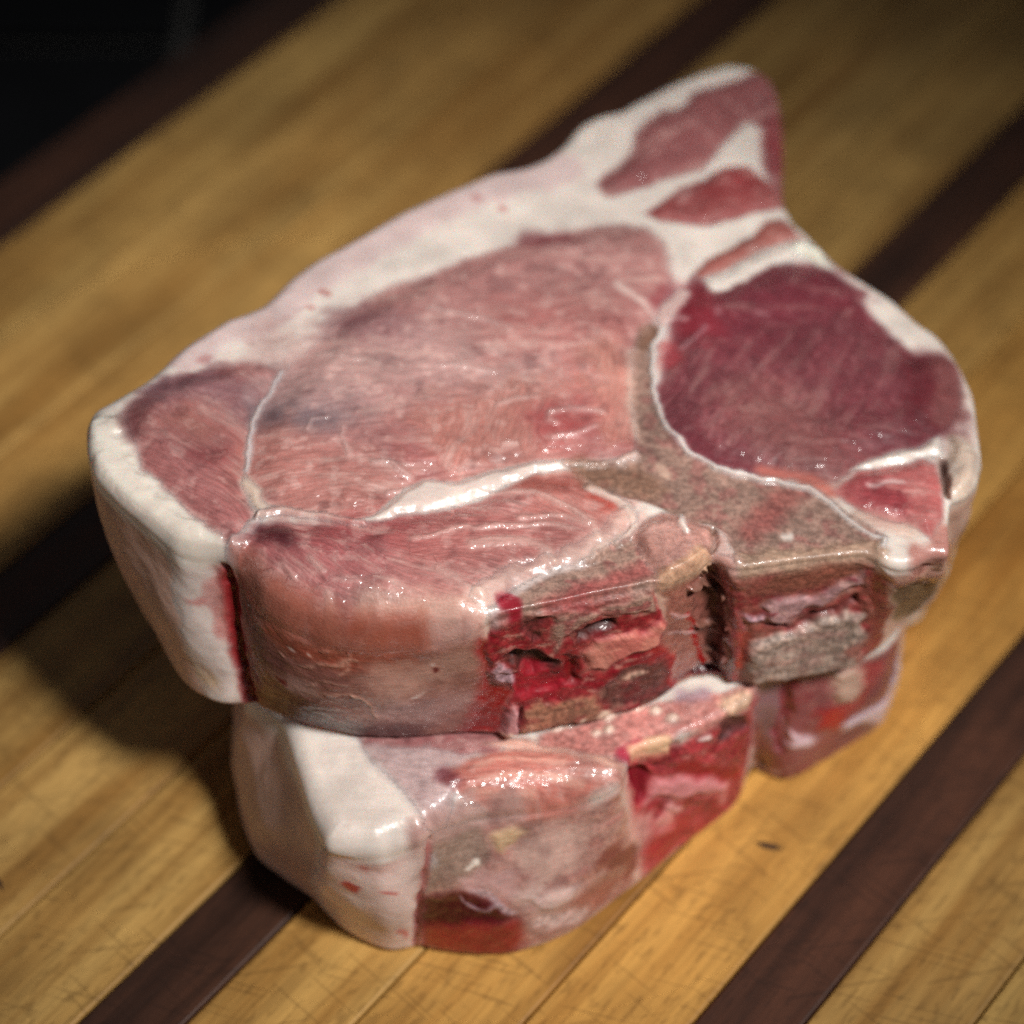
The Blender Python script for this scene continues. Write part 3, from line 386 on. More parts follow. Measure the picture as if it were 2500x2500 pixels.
  dict(p='psoas_strip_muscle',c=(144, 66, 58),s=0.8,hs=1,a=90,f=0.7,wet=0.8,pts=[(353.79,4.45),(357.39,2.83),(358.19,25.48),(356.99,35.19),(354.59,35.19)]),
  dict(p='fat_cap',c=(200, 150, 136),s=1.2,h=0.3,hs=2,f=0.4,wet=1,k=0.3,b=0.2,pts=[(353.39,0),(355.39,0),(361.39,0),(385.81,19.82),(386.61,34.38),(362.99,6.88),(358.99,6.88),(354.99,3.64)]),
  dict(p=None,c=(130, 84, 72),s=0.8,h=-0.8,hs=1,k=0.4,pts=[(362.19,0),(365.4,0),(367,3.24),(363.8,5.26)]),
  dict(p=None,c=(124, 98, 74),s=0.8,h=-0.4,hs=1,wet=0.7,k=0.4,pts=[(358.19,6.88),(362.99,8.09),(384.21,32.36),(381.8,34.38),(369.8,32.76),(362.99,34.38),(358.59,18.61)]),
  dict(p=None,c=(56, 20, 18),hs=1.2,w=1.2,op=0.8,pts=[(363.39,8.49),(365.8,10.11)]),
]
LOWER_FACE = [
  dict(p='connective_tissue#1',c=(186, 160, 158),s=1.8,h=0.2,hs=2,wet=1,k=0.15,pts=[(-29.97,-24.59),(-27.62,-30.38),(-19.98,-38.42),(-15.68,-44.96),(-15.71,-46.93),(-12.64,-44.58),(-10.56,-40.87),(-7.49,-32.24),(-5.45,-23.7)]),
  dict(p='loin_muscle',c=(152, 98, 98),s=1,hs=2,a=5,f=0.8,m=0.5,wet=0.9,pts=[(-30.62,-21.97),(-27.65,-29.41),(-15.99,-29.96),(-2.21,-30.77),(-0.09,-26.13),(-0.09,-19.52)]),
  dict(p='lower_loin_muscle',c=(194, 120, 108),s=1,h=0.5,hs=3,f=0.9,m=0.5,wet=0.9,pts=[(-12.69,-36.9),(-11.16,-34.3),(-7.5,-31.6),(-0.09,-29.4),(10.57,-27.71),(20.62,-31.12),(21.11,-34.89),(13.16,-37.28),(5.19,-40.11),(-2.73,-40.38),(-9,-40.1)]),
  dict(p='connective_tissue#2',c=(220, 174, 158),s=1.2,h=0.2,hs=2,f=0.6,wet=0.8,pts=[(-5.41,-27.96),(-0.09,-26.79),(10.57,-27.71),(16.92,-30.09),(21.16,-31.81),(21.12,-34.31),(17.37,-33.3),(10.53,-30.64),(-0.09,-29.4)]),
  dict(p=None,c=(110, 50, 58),s=1.2,w=1.8,op=0.8,pts=[(-12.19,-35.61),(-11.12,-36.84)]),
  dict(p=None,c=(222, 170, 152),s=0.7,w=0.6,op=0.7,pts=[(-6.42,-33.49),(-0.09,-31.66),(9.44,-32.29)]),
  dict(p=None,c=(222, 170, 152),s=0.7,w=0.6,op=0.7,pts=[(-5.35,-36.47),(2.55,-35.21),(10.48,-34.47)]),
  dict(p=None,c=(222, 170, 152),s=0.7,w=0.6,op=0.7,pts=[(-6.39,-38.45),(-0.09,-38.27),(4.13,-37.84)]),
  dict(p=None,c=(222, 170, 152),s=0.7,w=0.6,op=0.7,pts=[(7.83,-35.09),(13.11,-35.39)]),
  dict(p='vertebra_bone',c=(188, 122, 114),s=0.9,hs=1,a=35,f=0.6,m=0.3,wet=0.9,k=0.5,pts=[(5.27,-26.06),(7.66,-24.51),(17.27,-21.22),(30.66,-16.56),(39.23,-14.74),(47.32,-11.19),(46.86,-18.32),(38.9,-22.15),(31.55,-24.55),(23.01,-30.31),(21.32,-30.34),(14.68,-30.35),(11.15,-29.9),(5.25,-28.38)]),
  dict(p=None,c=(212, 178, 148),s=1,w=2,k=0.5,op=0.85,pts=[(41.52,-17.05),(44.04,-15.45),(45.53,-16.28)]),
  dict(p=None,c=(176, 30, 60),s=0.8,w=1.3,wet=1,op=0.8,pts=[(20.62,-29.56),(23.79,-27.08)]),
  dict(p=None,c=(220, 178, 138),s=0.8,w=1.3,op=0.85,pts=[(22.81,-28.27),(25.71,-26.84),(28.13,-25.92)]),
  dict(p=None,c=(226, 196, 178),s=0.5,h=0.4,hs=0.8,w=1.1,pts=[(18.23,-21.19),(18.84,-20.81)]),
  dict(p=None,c=(226, 196, 178),s=0.5,h=0.4,hs=0.8,w=0.9,pts=[(17.92,-24.14),(18.52,-23.77)]),
  dict(p=None,c=(226, 196, 178),s=0.5,h=0.4,hs=0.8,w=0.9,pts=[(23.58,-18.91),(24.2,-18.53)]),
  dict(p=None,c=(226, 196, 178),s=0.5,h=0.4,hs=0.8,w=1.1,pts=[(26.68,-19.69),(27.3,-19.31)]),
  dict(p=None,c=(226, 196, 178),s=0.5,h=0.4,hs=0.8,w=1,pts=[(10.06,-22.96),(10.67,-22.58)]),
  dict(p=None,c=(226, 196, 178),s=0.5,h=0.4,hs=0.8,w=0.9,pts=[(29.98,-21.35),(30.59,-20.97)]),
  dict(p=None,c=(226, 196, 178),s=0.5,h=0.4,hs=0.8,w=0.8,pts=[(13.2,-21.37),(13.8,-20.99)]),
  dict(p=None,c=(226, 196, 178),s=0.5,h=0.4,hs=0.8,w=0.8,pts=[(8.14,-24.2),(8.74,-23.83)]),
  dict(p=None,c=(226, 196, 178),s=0.5,h=0.4,hs=0.8,w=0.8,pts=[(15.26,-25.41),(15.87,-25.03)]),
  dict(p=None,c=(190, 160, 172),s=1,w=1.5,op=0.7,pts=[(31.91,-15.62),(34.3,-16.43),(36.75,-15.74)]),
  dict(p=None,c=(190, 150, 142),s=1.5,w=3,wet=1,op=0.85,pts=[(-16.2,-48.09),(-12.63,-45.29),(-6.93,-42.2),(-0.09,-40.6)]),
]
LOWER_SIDE = [
  dict(p='fat_cap',c=(226, 200, 192),s=1.3,hs=1,f=0.15,pts=[(218,0),(227.2,0),(232.8,0.4),(241.6,0),(242,5.26),(240,35.19),(234,35.19),(227.6,34.79),(222.4,34.79),(220,28.72),(219.6,6.88)]),
  dict(p=None,c=(186, 40, 48),s=0.7,w=1.1,op=0.9,pts=[(226.4,10.92),(228,11.33)]),
  dict(p=None,c=(196, 90, 88),s=0.8,w=0.8,op=0.7,pts=[(229.2,3.64),(229.6,3.64)]),
  dict(p=None,c=(196, 90, 88),s=0.8,w=0.8,op=0.7,pts=[(234,11.33),(234.4,11.73)]),
  dict(p=None,c=(196, 90, 88),s=0.8,w=0.8,op=0.7,pts=[(236,27.1),(236.8,27.91)]),
  dict(p=None,c=(196, 90, 88),s=0.8,w=0.8,op=0.7,pts=[(241.2,7.28),(242,8.09)]),
  dict(p=None,c=(216, 176, 172),s=3,w=3,op=0.6,pts=[(227.6,0),(233.6,2.43)]),
  dict(p='lower_loin_muscle',c=(172, 128, 118),s=1,hs=1,f=0.6,wet=1,k=0.35,b=0.12,pts=[(242.8,0),(252.8,0),(260,0),(271.6,0.4),(281.6,1.21),(282.8,17.8),(282.4,35.19),(276.8,35.19),(271.2,35.19),(266,35.19),(260,35.19),(253.2,35.19),(242,35.6)]),
  dict(p=None,c=(136, 116, 102),s=3.0,k=0.3,wob=1.5,op=0.75,pts=[(244.4,0),(254.4,2.43),(254.8,8.9),(252.8,12.54),(246.8,14.56),(240.8,15.78),(241.2,4.45)]),
  dict(p=None,c=(198, 164, 130),s=1.2,h=0.6,wet=0.9,pts=[(256,4.85),(260.4,1.62),(263.2,4.45),(258,8.49)]),
  dict(p=None,c=(170, 160, 158),s=1,op=0.7,pts=[(242,5.26),(244.8,4.85),(246,8.9),(242.4,8.9)]),
  dict(p=None,c=(226, 210, 196),s=0.4,h=0.4,w=1.0,wet=1,pts=[(251.6,9.3),(252.4,9.3)]),
  dict(p=None,c=(150, 60, 50),w=1.0,op=0.8,pts=[(260,0),(261.6,0.4)]),
  dict(p=None,c=(206, 170, 156),s=2.5,w=4,op=0.7,pts=[(264,9.71),(268.4,11.33),(268.8,7.69)]),
  dict(p=None,c=(120, 56, 50),s=1.5,w=2.2,op=0.8,pts=[(278,16.58),(282.4,27.51),(281.6,29.53)]),
  dict(p=None,c=(156, 92, 80),s=2,k=0.3,op=0.8,pts=[(269.6,21.03),(275.6,23.46),(279.2,27.91),(276.8,34.38),(272.8,29.12)]),
  dict(p=None,c=(216, 186, 176),s=2,h=0.7,hs=3,w=3.5,op=0.8,pts=[(264.4,19.42),(268.8,21.84)]),
  dict(p=None,c=(220, 190, 184),s=1.2,w=2.2,wet=1,k=0.5,op=0.8,pts=[(266,27.1),(271.6,30.74)]),
  dict(p=None,c=(190, 150, 146),s=1.5,w=3,op=0.7,pts=[(254,13.75),(257.6,15.37)]),
  dict(p=None,c=(72, 10, 18),s=1.8,h=-0.5,hs=3,wet=1,pts=[(240.4,16.58),(245.6,16.99),(250.8,15.37),(256.8,19.82),(259.6,24.67),(254.4,25.89),(241.2,27.91)]),
  dict(p=None,c=(146, 40, 38),s=2.2,wet=1,pts=[(240.8,26.7),(254,24.27),(260.4,25.89),(262,31.96),(260,35.19),(253.2,35.19),(242,35.6)]),
  dict(p=None,c=(170, 140, 146),s=0.4,h=0.3,hs=0.4,w=0.3,wet=1,pts=[(249.6,17.39),(252.8,20.63),(257.6,20.22)]),
  dict(p=None,c=(186, 160, 164),s=0.5,w=0.8,wet=1,k=0.6,op=0.8,pts=[(252.8,15.78),(255.6,17.8),(258.8,22.25)]),
  dict(p='blood_groove',c=(160, 76, 74),s=1.2,h=-0.9,hs=1.4,w=0.7,wob=0.6,op=0.8,pts=[(243.2,0),(241.6,8.49),(240.4,18.2),(239.6,35.19)]),
  dict(p='vertebra_bone',c=(164, 56, 62),s=2.2,h=0.2,hs=1,f=0.7,wet=1,k=0.6,b=0.5,pts=[(286.8,0),(288.8,0),(294,0),(300.81,0),(308.01,0),(317.61,3.24),(317.21,19.42),(313.21,34.79),(307.21,35.19),(300.41,35.19),(294,35.19),(288.8,35.19),(286,35.19),(285.6,23.46),(284.4,8.49)]),
  dict(p=None,c=(208, 150, 142),s=2,hs=1.2,wet=0.8,op=0.8,pts=[(284.4,12.13),(288.8,17.39),(288.4,24.67),(285.6,24.27),(281.6,18.61)]),
  dict(p=None,c=(216, 136, 138),s=1.6,h=0.9,hs=2,wet=1,pts=[(291.2,8.09),(296.4,10.92),(307.61,22.25),(306.41,25.89),(294.4,18.61),(288,12.94)]),  # pale pink flesh with its highlights painted into the colour
  dict(p=None,c=(118, 14, 28),s=0.9,h=-1.5,wet=1,pts=[(286,1.62),(290,4.04),(290.8,7.28),(288,11.73),(286.4,12.13),(285.6,6.07)]),
  dict(p=None,c=(112, 10, 18),s=0.8,h=-1,hs=1.2,wet=1,k=0.3,pts=[(294.8,0),(296.8,0),(300.81,0),(304.41,0),(304.41,0),(299.2,1.21),(295.6,4.85),(294.4,2.43)]),
  dict(p=None,c=(92, 46, 46),s=0.9,h=-1,hs=1.2,wet=1,k=0.8,pts=[(306.41,2.83),(308.41,0),(312.81,2.43),(316.41,11.33),(312.41,8.9),(307.21,7.28)]),
  dict(p=None,c=(224, 196, 190),s=0.5,h=0.4,hs=0.7,w=0.9,wet=1,pts=[(303.21,3.24),(304.01,3.24)]),
  dict(p=None,c=(150, 22, 28),s=1,hs=1.2,w=1.6,wet=1,op=0.8,pts=[(296.8,8.49),(305.21,18.2),(311.21,23.87)]),
  dict(p=None,c=(210, 140, 130),s=1,hs=1.2,op=0.7,pts=[(306.01,21.44),(308.41,23.87),(306.81,31.15),(304.41,30.34)]),
  dict(p=None,c=(226, 160, 150),s=0.8,h=0.4,hs=1.2,w=1.1,wet=1,op=0.8,pts=[(290.4,20.63),(290.4,25.48)]),
  dict(p=None,c=(226, 170, 164),s=0.8,h=0.4,hs=1.2,w=1,wet=1,op=0.8,pts=[(292.4,19.01),(293.2,22.65)]),
  dict(p=None,c=(222, 150, 146),s=1,hs=1.2,w=1.2,op=0.7,pts=[(295.6,29.12),(299.2,29.93)]),
  dict(p=None,c=(160, 34, 40),s=2,hs=1.2,w=3,wet=1,op=0.6,pts=[(289.2,27.1),(294,29.12),(301.21,31.55)]),
  dict(p=None,c=(208, 140, 144),s=0.8,hs=1.2,w=0.9,op=0.7,pts=[(286.8,35.19),(291.6,35.19),(300.41,34.79),(309.61,34.79)]),
  dict(p='psoas_strip_muscle',c=(140, 78, 78),s=1,hs=1,wet=0.9,b=0.25,pts=[(318.41,0),(324.01,0),(336.01,0),(347.21,0.4),(354.81,2.83),(351.21,15.78),(351.61,33.98),(346.41,34.79),(342.41,34.79),(336.01,35.19),(328.41,35.19),(322.81,35.6),(318.81,31.55)]),
  dict(p=None,c=(142, 108, 114),s=1.6,hs=1.2,wet=0.9,op=0.9,pts=[(318.41,0),(326.01,2.02),(326.01,14.16),(324.01,27.51),(319.21,13.75)]),
  dict(p=None,c=(120, 36, 42),s=1.2,h=-1,hs=1.2,w=1.6,op=0.7,pts=[(326.41,3.24),(326.81,11.73),(325.21,24.67)]),
  dict(p=None,c=(190, 156, 138),s=1.4,h=0.8,hs=2,wet=0.7,pts=[(335.61,2.43),(342.41,2.43),(344.01,10.92),(339.61,15.37),(335.61,12.54)]),
  dict(p=None,c=(166, 28, 34),s=1.4,hs=1.2,wet=1,pts=[(333.21,12.94),(338.41,15.78),(337.21,24.27),(332.81,20.22)]),
  dict(p=None,c=(168, 60, 60),s=1.4,hs=1.2,w=2,op=0.7,pts=[(344.01,5.26),(342.81,12.54),(339.21,16.99)]),
  dict(p=None,c=(214, 182, 188),s=1.2,h=0.6,wet=1,pts=[(326.41,15.37),(329.61,19.82),(332.41,23.06),(332.01,25.89),(326.41,24.27)]),
  dict(p='fat_cap',c=(214, 188, 194),s=1.2,h=0.6,hs=2,wet=1,pts=[(337.21,22.25),(342.81,21.44),(348.41,21.44),(352.81,8.09),(356.41,31.96),(349.21,34.38),(346.41,34.79),(342.01,26.7),(339.21,26.7)]),
  dict(p=None,c=(128, 78, 80),s=1,hs=1.2,w=1.8,op=0.7,pts=[(338.41,29.93),(342.01,28.31),(345.21,29.53)]),
  dict(p=None,c=(36, 10, 10),h=-4,pts=[(319.61,34.79),(322.41,29.53),(322.41,32.76),(321.61,35.6)]),
  dict(p=None,c=(196, 160, 156),s=0.7,hs=1.2,w=0.9,op=0.8,pts=[(317.61,34.79),(324.01,33.98)]),
  dict(p='fat_cap',c=(222, 212, 204),s=1.5,hs=1,f=0.1,wet=0.8,pts=[(375.21,-3),(396.01,-3),(396.01,40),(375.21,40)]),
]
# ---------------------------------------------------------------- node helpers
class Tree:
    def __init__(self, mat):
        mat.use_nodes = True
        self.t = mat.node_tree; self.t.nodes.clear()
    def n(self, kind, **props):
        nd = self.t.nodes.new(kind)
        for k, v in props.items(): setattr(nd, k, v)
        return nd
    def put(self, sock, v):
        if isinstance(v, bpy.types.NodeSocket): self.t.links.new(v, sock)
        elif v is not None: sock.default_value = v
    def math(self, op, a, b=None, c=None, clamp=False):
        nd = self.n('ShaderNodeMath', operation=op, use_clamp=clamp)
        for i, v in enumerate((a, b, c)):
            if v is not None: self.put(nd.inputs[i], v)
        return nd.outputs[0]
    def vmath(self, op, a, b=None):
        nd = self.n('ShaderNodeVectorMath', operation=op)
        self.put(nd.inputs[0], a)
        if b is not None: self.put(nd.inputs[1], b)
        return nd.outputs[0]
    def noise(self, vec, scale, detail=3.0, rough=0.55, dist=0.0):
        nd = self.n('ShaderNodeTexNoise')
        self.put(nd.inputs['Vector'], vec); nd.inputs['Scale'].default_value = scale
        nd.inputs['Detail'].default_value = detail; nd.inputs['Roughness'].default_value = rough
        nd.inputs['Distortion'].default_value = dist
        return nd.outputs['Fac']
    def ramp(self, v, a, b, lo=0.0, hi=1.0):
        nd = self.n('ShaderNodeMapRange', interpolation_type='SMOOTHSTEP')
        self.put(nd.inputs['Value'], v)
        for k, x in (('From Min', a), ('From Max', b), ('To Min', lo), ('To Max', hi)): nd.inputs[k].default_value = x
        return nd.outputs[0]
    def mix(self, f, a, b, mode='MIX'):
        nd = self.n('ShaderNodeMix', data_type='RGBA', blend_type=mode)
        self.put(nd.inputs['Factor'], f)
        ins = [i for i in nd.inputs if i.type == 'RGBA']
        self.put(ins[0], a); self.put(ins[1], b)
        return [o for o in nd.outputs if o.type == 'RGBA'][0]
    def scale(self, col, f):
        nd = self.n('ShaderNodeVectorMath', operation='SCALE')
        self.put(nd.inputs[0], col); self.put(nd.inputs['Scale'], f)
        return nd.outputs[0]

def rgba(c): return tuple(c) + (1.0,)

def tissue(name, sss, radius, bump, glint, rough_dry, rough_wet, coat):
    """raw tissue: colour, fibre direction and wetness are stored on the mesh, grain is made here"""
    m = bpy.data.materials.new(name); t = Tree(m)
    col = t.n('ShaderNodeAttribute', attribute_name='col').outputs['Color']
    fib = t.n('ShaderNodeAttribute', attribute_name='fibre').outputs['Vector']
    aux = t.n('ShaderNodeAttribute', attribute_name='aux')
    sp = t.n('ShaderNodeSeparateColor'); t.put(sp.inputs[0], aux.outputs['Color'])
    f_s, m_s, w_s = sp.outputs[0], sp.outputs[1], sp.outputs[2]
    k_s = aux.outputs['Alpha']
    obj = t.n('ShaderNodeTexCoord').outputs['Object']
    streak = t.noise(fib, 1.0, 3.0, 0.6, 0.0)
    streak2 = t.noise(fib, 0.20, 4.0, 0.62, 0.0)
    speck = t.noise(obj, 900.0, 2.0, 0.65)
    # brightness variation
    a = t.math('MULTIPLY', t.math('MULTIPLY', t.ramp(streak, 0.3, 0.7, -1, 1), f_s), 0.22)
    b = t.math('MULTIPLY', t.math('MULTIPLY', t.ramp(speck, 0.32, 0.68, -1, 1), k_s), 0.55)
    base = t.scale(col, t.math('ADD', t.math('ADD', a, b), 1.0))
    # marbling: pale strands following the fibres
    mb = t.math('MULTIPLY', t.ramp(streak2, 0.48, 0.74), m_s)
    base = t.mix(mb, base, rgba(lin((214, 174, 164))))
    # relief
    h = t.math('ADD', t.math('MULTIPLY', t.math('MULTIPLY', t.noise(fib, 1.0, 1.0), f_s), 0.5),
               t.math('ADD', t.math('MULTIPLY', t.math('MULTIPLY', t.noise(obj, 900.0, 1.0), k_s), 0.8), t.math('MULTIPLY', t.noise(obj, 1500.0, 1.0), 0.40)))
    bp = t.n('ShaderNodeBump'); bp.inputs['Strength'].default_value = 1.0
    bp.inputs['Distance'].default_value = bump; t.put(bp.inputs['Height'], h)
    bs = t.n('ShaderNodeBsdfPrincipled')
    t.put(bs.inputs['Base Color'], base)
    r = t.math('ADD', t.math('MULTIPLY', w_s, rough_wet - rough_dry), rough_dry)
    t.put(bs.inputs['Roughness'], r)
    bs.inputs['Specular IOR Level'].default_value = 0.45
    bs.inputs['Subsurface Weight'].default_value = sss
    bs.inputs['Subsurface Radius'].default_value = radius
    bs.inputs['Subsurface Scale'].default_value = 0.001
    t.put(bs.inputs['Normal'], bp.outputs[0])
    cw = t.math('MULTIPLY', w_s, coat)
    cw = t.math('MULTIPLY', cw, t.ramp(speck, 0.35, 0.6, 0.3, 1.0))
    t.put(bs.inputs['Coat Weight'], cw)
    bs.inputs['Coat Roughness'].default_value = 0.115
    bp2 = t.n('ShaderNodeBump'); bp2.inputs['Strength'].default_value = 1.0
    bp2.inputs['Distance'].default_value = glint; t.put(bp2.inputs['Height'], t.noise(obj, 430.0, 2.0, 0.6))
    t.put(bs.inputs['Coat Normal'], bp2.outputs[0])
    o = t.n('ShaderNodeOutputMaterial'); t.t.links.new(bs.outputs[0], o.inputs[0])
    return m

MAT = {
    'muscle': tissue('raw_muscle', 0.25, (1.2, 0.5, 0.45), 0.00020, 0.00075, 0.55, 0.40, 0.9),
    'fat': tissue('raw_fat', 0.65, (2.6, 1.7, 1.3), 0.00006, 0.00034, 0.50, 0.34, 0.9),
    'bone': tissue('raw_bone', 0.12, (0.8, 0.4, 0.3), 0.00026, 0.00060, 0.64, 0.48, 0.40),
    'rind': tissue('rind', 0.30, (1.5, 0.8, 0.5), 0.00008, 0.0001, 0.55, 0.45, 0.2),
}
PART_MAT = {'fat_cap': 'fat', 'fat_seam': 'fat', 'cartilage': 'fat', 'connective_tissue': 'fat', 'rind': 'rind',
            'vertebra_bone': 'bone', 'spinal_canal': 'bone'}

# ---------------------------------------------------------------- painting areas on a sheet of points
def paint(x, y, layers, base, base_part, seed, warp=1.0):
    """x, y in mm -> colour, height mm, part index, fibre angle, aux(4)"""
    n = len(x)
    wx = x + warp * 0.75 * fbm(x / 3.1, y / 3.1, seed + 11, 2) + warp * 0.6 * fbm(x / 9, y / 9, seed + 31, 2)
    wy = y + warp * 0.75 * fbm(x / 3.1, y / 3.1, seed + 21, 2) + warp * 0.6 * fbm(x / 9, y / 9, seed + 41, 2)
    col = np.tile(np.array(base['c'] if isinstance(base, dict) else base, float), (n, 1))
    H = np.zeros(n); ang = np.zeros(n); part = np.full(n, 0)
    aux = np.tile(np.array([0.14, 0.0, 0.66, 0.0]), (n, 1))
    names = [base_part]; blood = np.zeros(n)
    for l in layers:
        P = np.array(l['pts'], float)
        w = l.get('w'); s = l.get('s', .6); h = l.get('h', 0); hs = l.get('hs', 1.5)
        pad = (w or 0) + s + 1.0
        sel = np.nonzero((wx > P[:, 0].min() - pad) & (wx < P[:, 0].max() + pad) & (wy > P[:, 1].min() - pad) & (wy < P[:, 1].max() + pad))[0]
        if not len(sel): continue
        k_ = l.get('wob', 1)
        px = x[sel] + (wx[sel] - x[sel]) * k_; py = y[sel] + (wy[sel] - y[sel]) * k_
        if w is None:
            sd = sdf_poly(px, py, P)
        else:
            wob = 1 + 0.6 * fbm(px / 2.6, py / 2.6, seed + 77, 2)
            sd = sdf_line(px, py, P, 0.0) - w * wob
        a = (1 - smooth(-s, s, sd)) * l.get('op', 1.0)
        col[sel] += (np.array(l['c'], float) - col[sel]) * a[:, None]
        if h:
            he = hs if w is None else min(hs, w)
            H[sel] += h * (1 - smooth(-he, 0.15, sd))
        tgt = np.array([l.get('f', .5), l.get('m', 0.), l.get('wet', .5), l.get('k', 0.)])
        aux[sel] += (tgt - aux[sel]) * a[:, None]
        ang[sel[a > 0.5]] = l.get('a', 0)
        blood[sel] += (l.get('b', 0.) - blood[sel]) * a
        if l.get('p'):
            if l['p'] not in names: names.append(l['p'])
            part[sel[sd < 0]] = names.index(l['p'])
    # mottling that the eye sees at a few millimetres: pale flecks, darker patches, broad unevenness
    bm = smooth(0.0, 0.35, fbm(x / 2.9, y / 2.2, seed + 69, 4)) * blood
    col += (np.array([122., 10., 26.]) - col) * bm[:, None]
    tm = smooth(0.18, 0.45, fbm(x / 2.1, y / 1.5, seed + 71, 4)) * blood * 0.8
    col += (np.array([190., 150., 130.]) - col) * tm[:, None]
    H += 0.5 * blood * fbm(x / 2.4, y / 1.9, seed + 73, 3)
    aux[:, 2] = np.maximum(aux[:, 2], bm)
    fb, mb = aux[:, 0:1], aux[:, 1:2]
    fl = (smooth(0.16, 0.42, fbm(x / 2.3, y / 2.3, seed + 61, 4))[:, None]) * np.clip(mb * 0.8, 0, 0.5)
    col += (np.array([212., 172., 164.]) - col) * fl
    dk = (smooth(0.14, 0.5, fbm(x / 3.4, y / 3.4, seed + 63, 4))[:, None]) * np.clip(fb * 0.55, 0, 0.4)
    col *= 1 - dk * np.array([0.34, 0.40, 0.38])
    col *= 1 + 0.13 * (fbm(x / 8, y / 8, seed + 65, 3)[:, None])
    col *= 1 + 0.30 * aux[:, 3:4] * fbm(x / 1.4, y / 1.4, seed + 67, 2)[:, None]
    return col, H, part, ang, aux, names

LUT = np.array([lin((i, i, i))[0] for i in range(256)])
def to_lin(c):
    c = np.clip(c, 0, 255)
    return np.where(c / 255 <= 0.04045, c / 255 / 12.92, ((c / 255 + 0.055) / 1.055) ** 2.4)

